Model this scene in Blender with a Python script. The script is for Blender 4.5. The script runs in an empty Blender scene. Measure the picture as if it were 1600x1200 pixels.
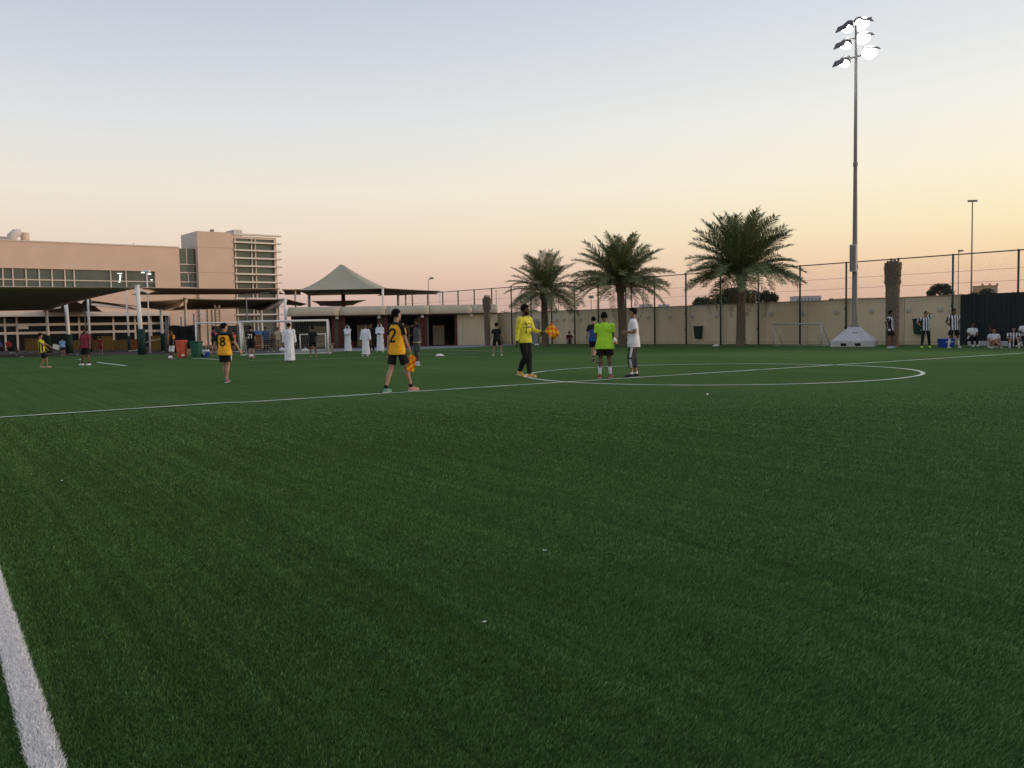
import bpy, bmesh, math, random
import numpy as np
from mathutils import Vector, Matrix, Quaternion
from mathutils.bvhtree import BVHTree
PI = math.pi
rad = math.radians
random.seed(7)
scene = bpy.context.scene
COL = scene.collection

# ------------------------------------------------------------------ camera
CAM_H, PITCH, ROLL, FPX = 1.35, rad(3.65), rad(1.1), 1383.0
cam_data = bpy.data.cameras.new('camera')
cam_data.sensor_fit = 'HORIZONTAL'; cam_data.sensor_width = 36.0
cam_data.lens = 36.0 * FPX / 1600.0
cam_data.clip_start = 0.1; cam_data.clip_end = 6000
cam = bpy.data.objects.new('camera', cam_data); COL.objects.link(cam)
cam.matrix_world = (Matrix.Translation((0, 0, CAM_H)) @ Matrix.Rotation(PI / 2 - PITCH, 4, 'X')
                    @ Matrix.Rotation(-ROLL, 4, 'Z'))
scene.camera = cam

# ------------------------------------------------------------------ sky after sunset, sunset glow off to the right
SUN_AZ, SUN_EL = rad(88), rad(7)          # azimuth measured from +Y towards +X
SUN_DIR = Vector((math.sin(SUN_AZ) * math.cos(SUN_EL), math.cos(SUN_AZ) * math.cos(SUN_EL), math.sin(SUN_EL)))
def lin(c):
    return tuple(((v / 255) / 12.92 if v / 255 <= 0.04045 else ((v / 255 + 0.055) / 1.055) ** 2.4) for v in c) + (1,)
world = bpy.data.worlds.new('World'); scene.world = world; world.use_nodes = True
def build_world():
    nt = world.node_tree; N = nt.nodes; L = nt.links; N.clear()
    tc = N.new('ShaderNodeTexCoord'); sp = N.new('ShaderNodeSeparateXYZ'); L.new(tc.outputs['Generated'], sp.inputs[0])
    zf = N.new('ShaderNodeMath'); zf.operation = 'MULTIPLY'; zf.use_clamp = True
    L.new(sp.outputs['Z'], zf.inputs[0]); zf.inputs[1].default_value = 1.0
    def ramp(stops):
        r = N.new('ShaderNodeValToRGB'); cr = r.color_ramp; cr.interpolation = 'EASE' if False else 'LINEAR'
        while len(cr.elements) > 1: cr.elements.remove(cr.elements[-1])
        cr.elements[0].position = stops[0][0]; cr.elements[0].color = lin(stops[0][1])
        for p, c in stops[1:]:
            e = cr.elements.new(p); e.color = lin(c)
        L.new(zf.outputs[0], r.inputs[0]); return r
    east = ramp([(0, (190, 165, 163)), (.035, (207, 178, 168)), (.06, (221, 193, 179)), (.10, (235, 217, 199)), (.15, (238, 230, 216)),
                 (.22, (222, 225, 227)), (.35, (189, 198, 214)), (.6, (186, 194, 214)), (1, (186, 194, 214))])
    west = ramp([(0, (224, 182, 156)), (.035, (238, 196, 164)), (.06, (253, 217, 172)), (.10, (255, 238, 190)), (.15, (255, 244, 216)),
                 (.22, (248, 245, 235)), (.35, (218, 226, 236)), (.6, (192, 202, 219)), (1, (186, 196, 214))])
    dt = N.new('ShaderNodeVectorMath'); dt.operation = 'DOT_PRODUCT'
    L.new(tc.outputs['Generated'], dt.inputs[0]); dt.inputs[1].default_value = (math.sin(SUN_AZ), math.cos(SUN_AZ), 0)
    mr = N.new('ShaderNodeMapRange'); mr.interpolation_type = 'SMOOTHSTEP'
    L.new(dt.outputs['Value'], mr.inputs[0]); mr.inputs[1].default_value = -0.45; mr.inputs[2].default_value = 0.95
    mx = N.new('ShaderNodeMixRGB'); L.new(mr.outputs[0], mx.inputs[0]); L.new(east.outputs[0], mx.inputs[1]); L.new(west.outputs[0], mx.inputs[2])
    sky = N.new('ShaderNodeTexSky'); sky.sky_type = 'NISHITA'; sky.sun_disc = False
    sky.sun_elevation = SUN_EL; sky.sun_rotation = SUN_AZ; sky.air_density = 1.5; sky.dust_density = 4; sky.ozone_density = 2
    b1 = N.new('ShaderNodeBackground'); b1.inputs[1].default_value = 1.06; L.new(mx.outputs[0], b1.inputs[0])
    b2 = N.new('ShaderNodeBackground'); b2.inputs[1].default_value = 0.05; L.new(sky.outputs[0], b2.inputs[0])
    ms = N.new('ShaderNodeMixShader'); ms.inputs[0].default_value = 0.06
    L.new(b1.outputs[0], ms.inputs[1]); L.new(b2.outputs[0], ms.inputs[2])
    out = N.new('ShaderNodeOutputWorld'); L.new(ms.outputs[0], out.inputs[0])
build_world()
sun_data = bpy.data.lights.new('sun', 'SUN'); sun_data.energy = 1.6; sun_data.angle = rad(14); sun_data.color = (1.0, 0.70, 0.46)
sun = bpy.data.objects.new('sun', sun_data); COL.objects.link(sun); sun.location = (60, 20, 40)
sun.rotation_euler = SUN_DIR.to_track_quat('Z', 'Y').to_euler()
vs = scene.view_settings
vs.view_transform = 'Standard'; vs.look = 'None'; vs.exposure = 0.0; vs.gamma = 1.0; vs.use_curve_mapping = False
scene.render.engine = 'CYCLES'
scene.cycles.use_denoising = True
scene.cycles.max_bounces = 6; scene.cycles.diffuse_bounces = 3; scene.cycles.glossy_bounces = 3
scene.cycles.sample_clamp_indirect = 4.0

# ------------------------------------------------------------------ survey helpers: measured picture points -> places on the ground
def ray(px, py):
    x, y = px - 800.0, py - 600.0
    c, s = math.cos(ROLL), math.sin(ROLL)
    x2, y2 = x * c - y * s, x * s + y * c
    cp, sp = math.cos(PITCH), math.sin(PITCH)
    return x2, FPX * cp - y2 * sp, -y2 * cp - FPX * sp
def G(px, py, z=0.0):
    x, y, zz = ray(px, py); t = (CAM_H - z) / -zz
    return Vector((x * t, y * t, z))
def at(px, py, d):
    x, y, z = ray(px, py); t = d / y
    return Vector((x * t, d, CAM_H + z * t))
def zat(px, py, d): return at(px, py, d).z
def online(A, D, px, py=500):
    x, y, z = ray(px, py)                      # (A + s D) parallel to (x, y)
    return (A[1] * x - A[0] * y) / (D[0] * y - D[1] * x)

# ------------------------------------------------------------------ object helpers
def tag(o, label=None, cat=None, group=None, kind=None):
    if label: o['label'] = label
    if cat: o['category'] = cat
    if group: o['group'] = group
    if kind: o['kind'] = kind
    return o
def thing(name, label, cat, loc=(0, 0, 0), rz=0.0, group=None):
    o = bpy.data.objects.new(name, None); COL.objects.link(o); o.empty_display_size = 0.2
    o.location = loc; o.rotation_euler = (0, 0, rz)
    return tag(o, label, cat, group)
def link_mesh(name, me, parent=None):
    o = bpy.data.objects.new(name, me); COL.objects.link(o)
    if parent: o.parent = parent
    return o
def copy_tree(o, parent=None):
    c = o.copy(); COL.objects.link(c); c.parent = parent
    for ch in o.children: copy_tree(ch, c)
    return c
class MB:
    def __init__(s): s.v = []; s.f = []
    def add(s, vs, fs):
        b = len(s.v); s.v += [tuple(v) for v in vs]; s.f += [tuple(b + i for i in f) for f in fs]; return s
    def box(s, a, b, bev=0.0):
        x0, y0, z0 = (min(a[i], b[i]) for i in range(3)); x1, y1, z1 = (max(a[i], b[i]) for i in range(3))
        return s.add([(x0, y0, z0), (x1, y0, z0), (x1, y1, z0), (x0, y1, z0), (x0, y0, z1), (x1, y0, z1), (x1, y1, z1), (x0, y1, z1)],
                     [(0, 3, 2, 1), (4, 5, 6, 7), (0, 1, 5, 4), (1, 2, 6, 5), (2, 3, 7, 6), (3, 0, 4, 7)])
    def frustum(s, c, a, b, h, rot=0):      # rectangular frustum, half sizes a -> b
        vs = []
        for (hx, hy), z in ((a, 0), (b, h)):
            for sx, sy in ((-1, -1), (1, -1), (1, 1), (-1, 1)): vs.append((c[0] + sx * hx, c[1] + sy * hy, c[2] + z))
        return s.add(vs, [(0, 3, 2, 1), (4, 5, 6, 7), (0, 1, 5, 4), (1, 2, 6, 5), (2, 3, 7, 6), (3, 0, 4, 7)])
    def tube(s, pts, rr, n=8, lat=None, cap=True):
        pts = [Vector(p) for p in pts]; m = len(pts); rings = []
        if not isinstance(rr, (list, tuple)): rr = [rr] * m
        u = None
        for i, p in enumerate(pts):
            d = (pts[min(i + 1, m - 1)] - pts[max(i - 1, 0)])
            d = d.normalized() if d.length > 1e-9 else Vector((0, 0, 1))
            if lat is not None: u = Vector(lat)
            elif u is None: u = Vector((1, 0, 0)) if abs(d.x) < 0.9 else Vector((0, 1, 0))
            u = (u - d * u.dot(d)); u = u.normalized() if u.length > 1e-6 else d.orthogonal().normalized()
            w = d.cross(u)
            r = rr[i]; ru, rw = r if isinstance(r, tuple) else (r, r)
            rings.append([p + u * (ru * math.cos(2 * PI * k / n)) + w * (rw * math.sin(2 * PI * k / n)) for k in range(n)])
        vs = [v for r in rings for v in r]; fs = []
        for i in range(m - 1):
            for k in range(n):
                a, b = i * n + k, i * n + (k + 1) % n
                fs.append((a, b, b + n, a + n))
        if cap: fs += [tuple(range(n - 1, -1, -1)), tuple(range((m - 1) * n, m * n))]
        return s.add(vs, fs)
    def ell(s, c, r, n=10, m=7, M=None):
        c = Vector(c); vs = []; fs = []
        for i in range(m + 1):
            th = PI * i / m
            for k in range(n):
                p = Vector((r[0] * math.sin(th) * math.cos(2 * PI * k / n), r[1] * math.sin(th) * math.sin(2 * PI * k / n), r[2] * math.cos(th)))
                vs.append(c + (M @ p if M is not None else p))
        for i in range(m):
            for k in range(n):
                a, b = i * n + k, i * n + (k + 1) % n
                fs.append((a, a + n, b + n, b))
        return s.add(vs, fs)
    def grid(s, fn, nu, nv):
        vs = [fn(i / nu, j / nv) for j in range(nv + 1) for i in range(nu + 1)]
        fs = [(j * (nu + 1) + i, j * (nu + 1) + i + 1, (j + 1) * (nu + 1) + i + 1, (j + 1) * (nu + 1) + i) for j in range(nv) for i in range(nu)]
        return s.add(vs, fs)
    def mesh(s, name):
        me = bpy.data.meshes.new(name); me.from_pydata(s.v, [], s.f); me.update(); return me
    def build(s, name, mt, parent=None, smooth=False, bevel=0.0, loc=None):
        me = s.mesh(name); me.materials.append(mt)
        if smooth: me.polygons.foreach_set('use_smooth', [True] * len(me.polygons))
        o = link_mesh(name, me, parent)
        if loc is not None: o.location = loc
        if bevel > 0:
            b = o.modifiers.new('bevel', 'BEVEL'); b.width = bevel; b.segments = 2; b.limit_method = 'ANGLE'
        return o

# ------------------------------------------------------------------ materials
def principled(name, rough=0.7, spec=0.3, metal=0.0):
    m = bpy.data.materials.new(name); m.use_nodes = True
    b = m.node_tree.nodes['Principled BSDF']
    b.inputs['Roughness'].default_value = rough; b.inputs['Metallic'].default_value = metal
    b.inputs['Specular IOR Level'].default_value = spec
    return m, m.node_tree.nodes, m.node_tree.links, b
def mat(name, col, rough=0.7, var=0.12, scale=3.0, bump=0.0, bscale=40.0, metal=0.0, spec=0.3, stretch=(1, 1, 1), emis=None):
    m, N, L, b = principled(name, rough, spec, metal)
    tc = N.new('ShaderNodeTexCoord'); mp = N.new('ShaderNodeMapping'); mp.inputs['Scale'].default_value = stretch
    L.new(tc.outputs['Object'], mp.inputs[0])
    nz = N.new('ShaderNodeTexNoise'); nz.inputs['Scale'].default_value = scale; nz.inputs['Detail'].default_value = 5; L.new(mp.outputs[0], nz.inputs['Vector'])
    mr = N.new('ShaderNodeMapRange'); L.new(nz.outputs['Fac'], mr.inputs[0]); mr.inputs[1].default_value = 0.25; mr.inputs[2].default_value = 0.75
    mr.inputs[3].default_value = 1 - var; mr.inputs[4].default_value = 1 + var
    mu = N.new('ShaderNodeVectorMath'); mu.operation = 'SCALE'; mu.inputs[0].default_value = col[:3]; L.new(mr.outputs[0], mu.inputs['Scale'])
    L.new(mu.outputs[0], b.inputs['Base Color'])
    if bump > 0:
        n2 = N.new('ShaderNodeTexNoise'); n2.inputs['Scale'].default_value = bscale; n2.inputs['Detail'].default_value = 3; L.new(tc.outputs['Object'], n2.inputs['Vector'])
        bp = N.new('ShaderNodeBump'); bp.inputs['Strength'].default_value = bump; bp.inputs['Distance'].default_value = 0.02
        L.new(n2.outputs['Fac'], bp.inputs['Height']); L.new(bp.outputs[0], b.inputs['Normal'])
    if emis:
        b.inputs['Emission Color'].default_value = emis[0] + (1,); b.inputs['Emission Strength'].default_value = emis[1]
    return m
_cl = {}
def cloth(col, rough=0.85):
    k = tuple(round(c, 3) for c in col)
    if k not in _cl: _cl[k] = mat('cloth_%d' % len(_cl), col, rough, 0.16, 9, 0.25, 60, spec=0.15)
    return _cl[k]

E1 = Vector((0.830, 0.558, 0)).normalized()       # along the halfway line, away to the right
E2 = Vector((-E1.y, E1.x, 0))                     # along the touchlines, away to the left
def turf_material(name, blades=False):
    m, N, L, b = principled(name, 0.6 if blades else 0.95, 0.3 if blades else 0.0)
    geo = N.new('ShaderNodeNewGeometry')
    mp = N.new('ShaderNodeMapping'); mp.vector_type = 'TEXTURE'
    mp.inputs['Rotation'].default_value = (0, 0, math.atan2(E2.y, E2.x)); mp.inputs['Scale'].default_value = (10, 0.16, 1)
    L.new(geo.outputs['Position'], mp.inputs[0])
    n1 = N.new('ShaderNodeTexNoise'); n1.inputs['Scale'].default_value = 1.0; n1.inputs['Detail'].default_value = 4; n1.inputs['Roughness'].default_value = 0.65; L.new(mp.outputs[0], n1.inputs['Vector'])
    n2 = N.new('ShaderNodeTexNoise'); n2.inputs['Scale'].default_value = 0.22; n2.inputs['Detail'].default_value = 4; L.new(geo.outputs['Position'], n2.inputs['Vector'])
    n3 = N.new('ShaderNodeTexNoise'); n3.inputs['Scale'].default_value = 9.0; n3.inputs['Detail'].default_value = 6; n3.inputs['Roughness'].default_value = 0.75; L.new(geo.outputs['Position'], n3.inputs['Vector'])
    def mrange(src, lo, hi, a=0.3, c=0.7):
        r = N.new('ShaderNodeMapRange'); L.new(src, r.inputs[0]); r.inputs[1].default_value = a; r.inputs[2].default_value = c
        r.inputs[3].default_value = lo; r.inputs[4].default_value = hi; return r.outputs[0]
    def mul(a, c):
        k = N.new('ShaderNodeMath'); k.operation = 'MULTIPLY'; L.new(a, k.inputs[0])
        if isinstance(c, float): k.inputs[1].default_value = c
        else: L.new(c, k.inputs[1])
        return k.outputs[0]
    f = mul(mul((mrange(n1.outputs['Fac'], 0.90, 1.10) if blades else mrange(n1.outputs['Fac'], 0.84, 1.16)), mrange(n2.outputs['Fac'], 0.92, 1.08)), mrange(n3.outputs['Fac'], 0.72, 1.28) if not blades else mrange(n3.outputs['Fac'], 0.9, 1.1))
    if blades:
        at_ = N.new('ShaderNodeAttribute'); at_.attribute_name = 'shade'
        cr = N.new('ShaderNodeValToRGB'); L.new(at_.outputs['Fac'], cr.inputs[0])
        e = cr.color_ramp.elements; e[0].position = 0; e[0].color = (0.047, 0.104, 0.031, 1); e[1].position = 1; e[1].color = (0.32, 0.46, 0.21, 1)
        k = cr.color_ramp.elements.new(0.6); k.color = (0.132, 0.256, 0.072, 1)
        colout = cr.outputs[0]
    else:
        rg = N.new('ShaderNodeRGB'); rg.outputs[0].default_value = (0.063, 0.108, 0.037, 1); colout = rg.outputs[0]
    mu = N.new('ShaderNodeVectorMath'); mu.operation = 'SCALE'; L.new(colout, mu.inputs[0]); L.new(f, mu.inputs['Scale'])
    L.new(mu.outputs[0], b.inputs['Base Color'])
    if not blades:
        bp = N.new('ShaderNodeBump'); bp.inputs['Strength'].default_value = 0.5; bp.inputs['Distance'].default_value = 0.03
        L.new(n3.outputs['Fac'], bp.inputs['Height']); L.new(bp.outputs[0], b.inputs['Normal'])
    return m
def glass_mat(name, col, rough=0.12, spec=0.5):
    m = mat(name, col, rough, 0.25, 0.6, spec=spec); return m
M_turf = turf_material('turf'); M_blade = turf_material('turf_blade', True)
M_sand = mat('sand', (0.30, 0.24, 0.17), 0.95, 0.2, 0.05)
M_pave = mat('dark_paving', (0.060, 0.052, 0.048), 0.9, 0.25, 0.7, 0.3, 12)
M_path = mat('grey_path', (0.16, 0.165, 0.17), 0.9, 0.15, 1.5, 0.2, 15)
def line_mat():
    m, N, L, b = principled('white_turf_line', 0.85, 0.1)
    geo = N.new('ShaderNodeNewGeometry')
    nz = N.new('ShaderNodeTexNoise'); nz.inputs['Scale'].default_value = 1.3; nz.inputs['Detail'].default_value = 6; nz.inputs['Roughness'].default_value = .7; L.new(geo.outputs['Position'], nz.inputs['Vector'])
    cr = N.new('ShaderNodeValToRGB'); L.new(nz.outputs['Fac'], cr.inputs[0])
    e = cr.color_ramp.elements; e[0].position = 0.34; e[0].color = (0.34, 0.40, 0.30, 1); e[1].position = 0.6; e[1].color = (0.66, 0.68, 0.60, 1)
    L.new(cr.outputs[0], b.inputs['Base Color']); return m
M_line = line_mat()
M_whiteblade = mat('white_turf_fibre', (0.88, 0.87, 0.86), 0.8, 0.1, 30)
M_wall = mat('cream_block_wall', (0.60, 0.52, 0.36), 0.9, 0.11, 1.1, 0.15, 20, stretch=(1, 1, 0.35))
M_cap = mat('wall_coping', (0.36, 0.30, 0.20), 0.9, 0.1, 2)
M_green = mat('dark_green_paint', (0.025, 0.045, 0.038), 0.55, 0.15, 4)
M_wire = mat('fence_wire', (0.10, 0.085, 0.075), 0.6, 0.1, 4)
M_white = mat('white_paint', (0.74, 0.73, 0.70), 0.45, 0.07, 4)
M_whitemetal = mat('white_steel', (0.76, 0.74, 0.71), 0.5, 0.1, 3)
M_steel = mat('galvanised_steel', (0.20, 0.19, 0.185), 0.55, 0.15, 3, metal=0.1)
M_conc = mat('concrete', (0.42, 0.42, 0.42), 0.85, 0.14, 2.5, 0.25, 25)
M_facade = mat('peach_render', (0.66, 0.49, 0.385), 0.85, 0.06, 0.35, 0.1, 20)
M_facadegrey = mat('pale_render', (0.58, 0.54, 0.50), 0.85, 0.05, 0.4)
M_glass = glass_mat('green_glass', (0.075, 0.105, 0.098), 0.12, 0.6)
M_darkglass = glass_mat('dark_glass', (0.012, 0.016, 0.022), 0.25, 0.25)
M_mull = mat('pale_mullion', (0.66, 0.58, 0.50), 0.6, 0.05, 3)
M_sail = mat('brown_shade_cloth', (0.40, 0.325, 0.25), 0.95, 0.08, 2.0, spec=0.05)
M_tent = mat('grey_green_membrane', (0.33, 0.315, 0.225), 0.85, 0.06, 0.6)
M_awn = mat('beige_canvas', (0.36, 0.31, 0.22), 0.9, 0.08, 1.2)
M_redsteel = mat('dark_red_steel', (0.085, 0.018, 0.014), 0.6, 0.15, 3)
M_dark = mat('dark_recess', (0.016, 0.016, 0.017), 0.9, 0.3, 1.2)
M_pad = mat('green_column_pad', (0.012, 0.035, 0.030), 0.75, 0.2, 3)
M_yellow = mat('yellow_panel', (0.22, 0.13, 0.032), 0.7, 0.25, 2.5)
M_orangep = mat('orange_panel', (0.27, 0.10, 0.03), 0.7, 0.4, 2.5)
M_black = mat('black_cloth_net', (0.014, 0.014, 0.015), 0.95, 0.4, 3)
M_trunk = mat('palm_trunk', (0.175, 0.145, 0.112), 0.95, 0.3, 9, 0.5, 30)
M_wood = mat('wood', (0.33, 0.23, 0.14), 0.8, 0.2, 6)

# ================================================================== GROUND
def sheet(name, polys, mt, kind='structure'):
    me = bpy.data.meshes.new(name); vs = []; fs = []
    for p in polys:
        b = len(vs); vs += [tuple(q) for q in p]; fs.append(tuple(range(b, b + len(p))))
    me.from_pydata(vs, [], fs); me.update(); me.materials.append(mt)
    return tag(link_mesh(name, me), kind=kind)
def tri_sheet(name, pts, z, mt):
    bm = bmesh.new(); f = bm.faces.new([bm.verts.new((p[0], p[1], z)) for p in pts]); bm.normal_update()
    if f.normal.z < 0: f.normal_flip()
    bmesh.ops.triangulate(bm, faces=bm.faces[:]); me = bpy.data.meshes.new(name); bm.to_mesh(me); bm.free()
    me.materials.append(mt); return tag(link_mesh(name, me), kind='structure')
WA = G(790, 537.0); WB = G(1490, 538.6); WD = (WB - WA).normalized(); WN = Vector((WD.y, -WD.x, 0))   # wall line; WN faces the pitch
if WN.y > 0: WN = -WN
def wl(s, off=0.0): return WA + WD * s + WN * off
sheet('ground', [[(-3000, -300, -0.10), (3000, -300, -0.10), (3000, 5000, -0.10), (-3000, 5000, -0.10)]], M_sand)
sheet('pavement', [[(-140, 30, -0.03), (-55, 25, -0.03), (-20, 40, -0.03), (10, 60, -0.03), (2, 95, -0.03), (-30, 125, -0.03), (-140, 125, -0.03)]], M_pave)
far_edge = [G(-260, 562), G(0, 557.5), G(240, 554.5), G(450, 551), G(600, 547.5), G(700, 544), G(780, 540.3), wl(3, .02), wl(60, .02)]
tri_sheet('path', [G(440, 551) + Vector((0, -.3, 0)), G(440, 546.5), G(600, 543), G(700, 540.2), G(785, 537.6), wl(3, .3), G(780, 541.5), G(700, 545.2), G(600, 548.7)], -0.012, M_path)
sheet('pitch_turf_near', [[(-70, -8, -.022), (60, -8, -.022), (60, 11, -.022), (-70, 11, -.022)], [(-70, 11, -.022), (60, 11, -.022), (60, 17, 0), (-70, 17, 0)]], M_turf)
tri_sheet('pitch_turf', [(-70, 17)] + [(60, 17)] + [tuple(p[:2]) for p in reversed(far_edge)] + [(-70, 66)], 0.0, M_turf)

# ---- painted / inlaid lines
CC = Vector((5.62, 24.44, 0)); CR = 5.22; LW = 0.11
m0 = G(0, 652.9)
def strip(name, a, b, w, z=0.004, n=40, ripple=0.008):
    a, b = Vector(a), Vector(b); d = (b - a).normalized(); nn = Vector((-d.y, d.x, 0)); rng = random.Random(name + str(a.x)); mb = MB(); vs = []
    for i in range(n + 1):
        p = a.lerp(b, i / n); e = [rng.uniform(-ripple, ripple) for _ in range(2)]
        zz = z if p.y > 17 else z - 0.022 * min(1, (17 - p.y) / 6) + 0.014
        vs += [(p + nn * (w / 2 + e[0])).to_tuple()[:2] + (zz,), (p - nn * (w / 2 + e[1])).to_tuple()[:2] + (zz,)]
    mb.add(vs, [(2 * i, 2 * i + 1, 2 * i + 3, 2 * i + 2) for i in range(n)])
    return tag(mb.build(name, M_line), kind='structure')
MIDA = CC - E1 * 26; MIDB = CC + E1 * 21
strip('halfway_line', MIDA, MIDB, LW, n=160)
mb = MB(); vs = []
rng = random.Random(3)
for i in range(181):
    a = 2 * PI * i / 180; w = LW / 2
    for rr in (CR - w - rng.uniform(-.006, .006), CR + w + rng.uniform(-.006, .006)):
        vs.append((CC.x + rr * math.cos(a), CC.y + rr * math.sin(a), 0.008))
mb.add(vs, [(2 * i, 2 * i + 2, 2 * i + 3, 2 * i + 1) for i in range(180)])
tag(mb.build('centre_circle', M_line), kind='structure')
strip('goal_area_line', G(152, 566.3), G(197, 571.5), 0.16, n=10)
strip('goal_area_line', G(300, 559.5), G(345, 562), 0.14, n=10)
strip('goal_line', G(390, 563.5), G(520, 560.2), 0.09, n=20)
strip('goal_line', G(520, 560.2), G(640, 557.0), 0.07, n=20)
strip('goal_area_line', G(655, 554), G(744, 551.3), 0.09, n=12)
strip('goal_area_line', G(684, 547), G(790, 549.0), 0.10, n=12)
strip('goal_area_line', G(700, 542.6), G(860, 540.4), 0.09, n=12)

# ---- turf pile: individual blades near the camera, thinning out with distance
TL_A = Vector((-1.475, 2.69, 0)); TL_D = Vector((-0.553, 0.833, 0)).normalized(); TL_N = Vector((TL_D.y, -TL_D.x, 0))
def blades(name, P, hgt, wid, lean, shade, mt, zb=-0.022):
    n = len(P); rs = np.random.RandomState(len(name) + n)
    a = rs.uniform(0, 2 * PI, n); la = rs.uniform(0, 2 * PI, n)
    lx = lean * np.cos(la) * rs.uniform(.2, 1, n) + E2.x * -0.010; ly = lean * np.sin(la) * rs.uniform(.2, 1, n) + E2.y * -0.010
    V = np.zeros((n, 3, 3), np.float32)
    cx, sy = np.cos(a) * wid / 2, np.sin(a) * wid / 2
    V[:, 0, 0] = P[:, 0] - cx; V[:, 0, 1] = P[:, 1] - sy; V[:, 1, 0] = P[:, 0] + cx; V[:, 1, 1] = P[:, 1] + sy
    V[:, 0, 2] = zb; V[:, 1, 2] = zb
    V[:, 2, 0] = P[:, 0] + lx; V[:, 2, 1] = P[:, 1] + ly; V[:, 2, 2] = zb + hgt
    me = bpy.data.meshes.new(name); me.vertices.add(n * 3); me.loops.add(n * 3); me.polygons.add(n)
    me.vertices.foreach_set('co', V.ravel()); me.loops.foreach_set('vertex_index', np.arange(n * 3, dtype=np.int32))
    me.polygons.foreach_set('loop_start', np.arange(0, n * 3, 3, dtype=np.int32)); me.polygons.foreach_set('loop_total', np.full(n, 3, np.int32))
    at_ = me.attributes.new('shade', 'FLOAT', 'POINT'); at_.data.foreach_set('value', np.repeat(shade, 3).astype(np.float32))
    me.update(); me.materials.append(mt); return link_mesh(name, me)
def scatter(y0, y1, dens, rs):
    x0, x1 = -0.62 * y1 - 1.0, 0.62 * y1 + 1.0
    n = int((x1 - x0) * (y1 - y0) * dens); P = np.stack([rs.uniform(x0, x1, n), rs.uniform(y0, y1, n)], 1)
    return P[np.abs(P[:, 0]) < 0.62 * P[:, 1] + 1.0]
rs = np.random.RandomState(11)
parts = []
for y0, y1, dens, w in ((1.5, 3.2, 34000, .0042), (3.2, 5, 24000, .005), (5, 7.5, 11000, .007), (7.5, 10.5, 6000, .010), (10.5, 14, 3200, .014), (14, 17.5, 1500, .018)):
    P = scatter(y0, y1, dens, rs); parts.append(np.c_[P, np.full(len(P), w)])
Q = np.concatenate(parts); P = Q[:, :2]
dl = (P[:, 0] - TL_A.x) * TL_N.x + (P[:, 1] - TL_A.y) * TL_N.y
keep = np.abs(dl + rs.normal(0, .006, len(P))) > 0.047
dm = np.abs((P[:, 0] - CC.x) * E2.x + (P[:, 1] - CC.y) * E2.y); keep &= dm > 0.075
fade = np.clip((P[:, 1] - 11) / 6.0, 0, 1)
keep &= rs.uniform(0, 1, len(P)) > fade * .85
Q = Q[keep]; P = Q[:, :2]; n = len(P)
# tufting rows and worn patches: pile height follows a low-frequency field
v = P[:, 0] * E1.x + P[:, 1] * E1.y; u = P[:, 0] * E2.x + P[:, 1] * E2.y
cell = np.random.RandomState(5).uniform(-1, 1, (512, 512))
def cellnoise(sx, sy):
    a_, b_ = u * sx, v * sy; i0, j0 = np.floor(a_).astype(int), np.floor(b_).astype(int); fa_, fb_ = a_ - i0, b_ - j0
    g_ = lambda i, j: cell[i % 512, j % 512]
    return (g_(i0, j0) * (1 - fa_) + g_(i0 + 1, j0) * fa_) * (1 - fb_) + (g_(i0, j0 + 1) * (1 - fa_) + g_(i0 + 1, j0 + 1) * fa_) * fb_
field = 0.5 + .13 * cellnoise(.2, 13) + .22 * cellnoise(.4, 30) + .14 * cellnoise(24, 31) + .10 * cellnoise(6, 9)
zb = -0.022 + 0.022 * np.clip((P[:, 1] - 11) / 6, 0, 1)
hg = (0.0145 + 0.008 * field + rs.normal(0, .0028, n)) * (1 - .75 * np.clip((P[:, 1] - 11) / 6, 0, 1))
sh = np.clip(0.33 + .42 * (field - .5) + rs.normal(0, .22, n) + (rs.uniform(0, 1, n) > .985) * .5, 0, 1)
tag(blades('turf_pile', P, np.clip(hg, .005, .05), Q[:, 2], 0.011, sh, M_blade, zb), 'short dark green artificial turf fibres in the foreground', 'turf', kind='stuff')
tl = []
n = 95000; uu = rs.uniform(-1.6, 7.5, n) ; dd = rs.uniform(-.047, .047, n)
P = np.stack([TL_A.x + TL_D.x * uu + TL_N.x * dd, TL_A.y + TL_D.y * uu + TL_N.y * dd], 1)
o = blades('touchline', P, np.clip(.021 + rs.normal(0, .003, n), .01, .04), np.full(n, .0065), .022, rs.uniform(0, 1, n), M_whiteblade)
tag(o, kind='structure')

# ================================================================== BOUNDARY WALL AND FENCE (right)
FH = 0.5 * (zat(1486, 396.5, wl(online(WA, WD, 1486)).y) + zat(1250, 418, wl(online(WA, WD, 1250)).y))
WH = 0.5 * (zat(1480, 461.3, wl(online(WA, WD, 1480)).y) + zat(1060, 480, wl(online(WA, WD, 1060)).y))
wall_rz = math.atan2(WD.y, WD.x)
wall = thing('boundary_wall', 'long cream panelled wall behind the palms on the right', 'wall', WA, wall_rz)
s0, s1 = online(WA, WD, 776), online(WA, WD, 1499)
npan = 13; pw = (s1 - s0) / npan
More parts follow.
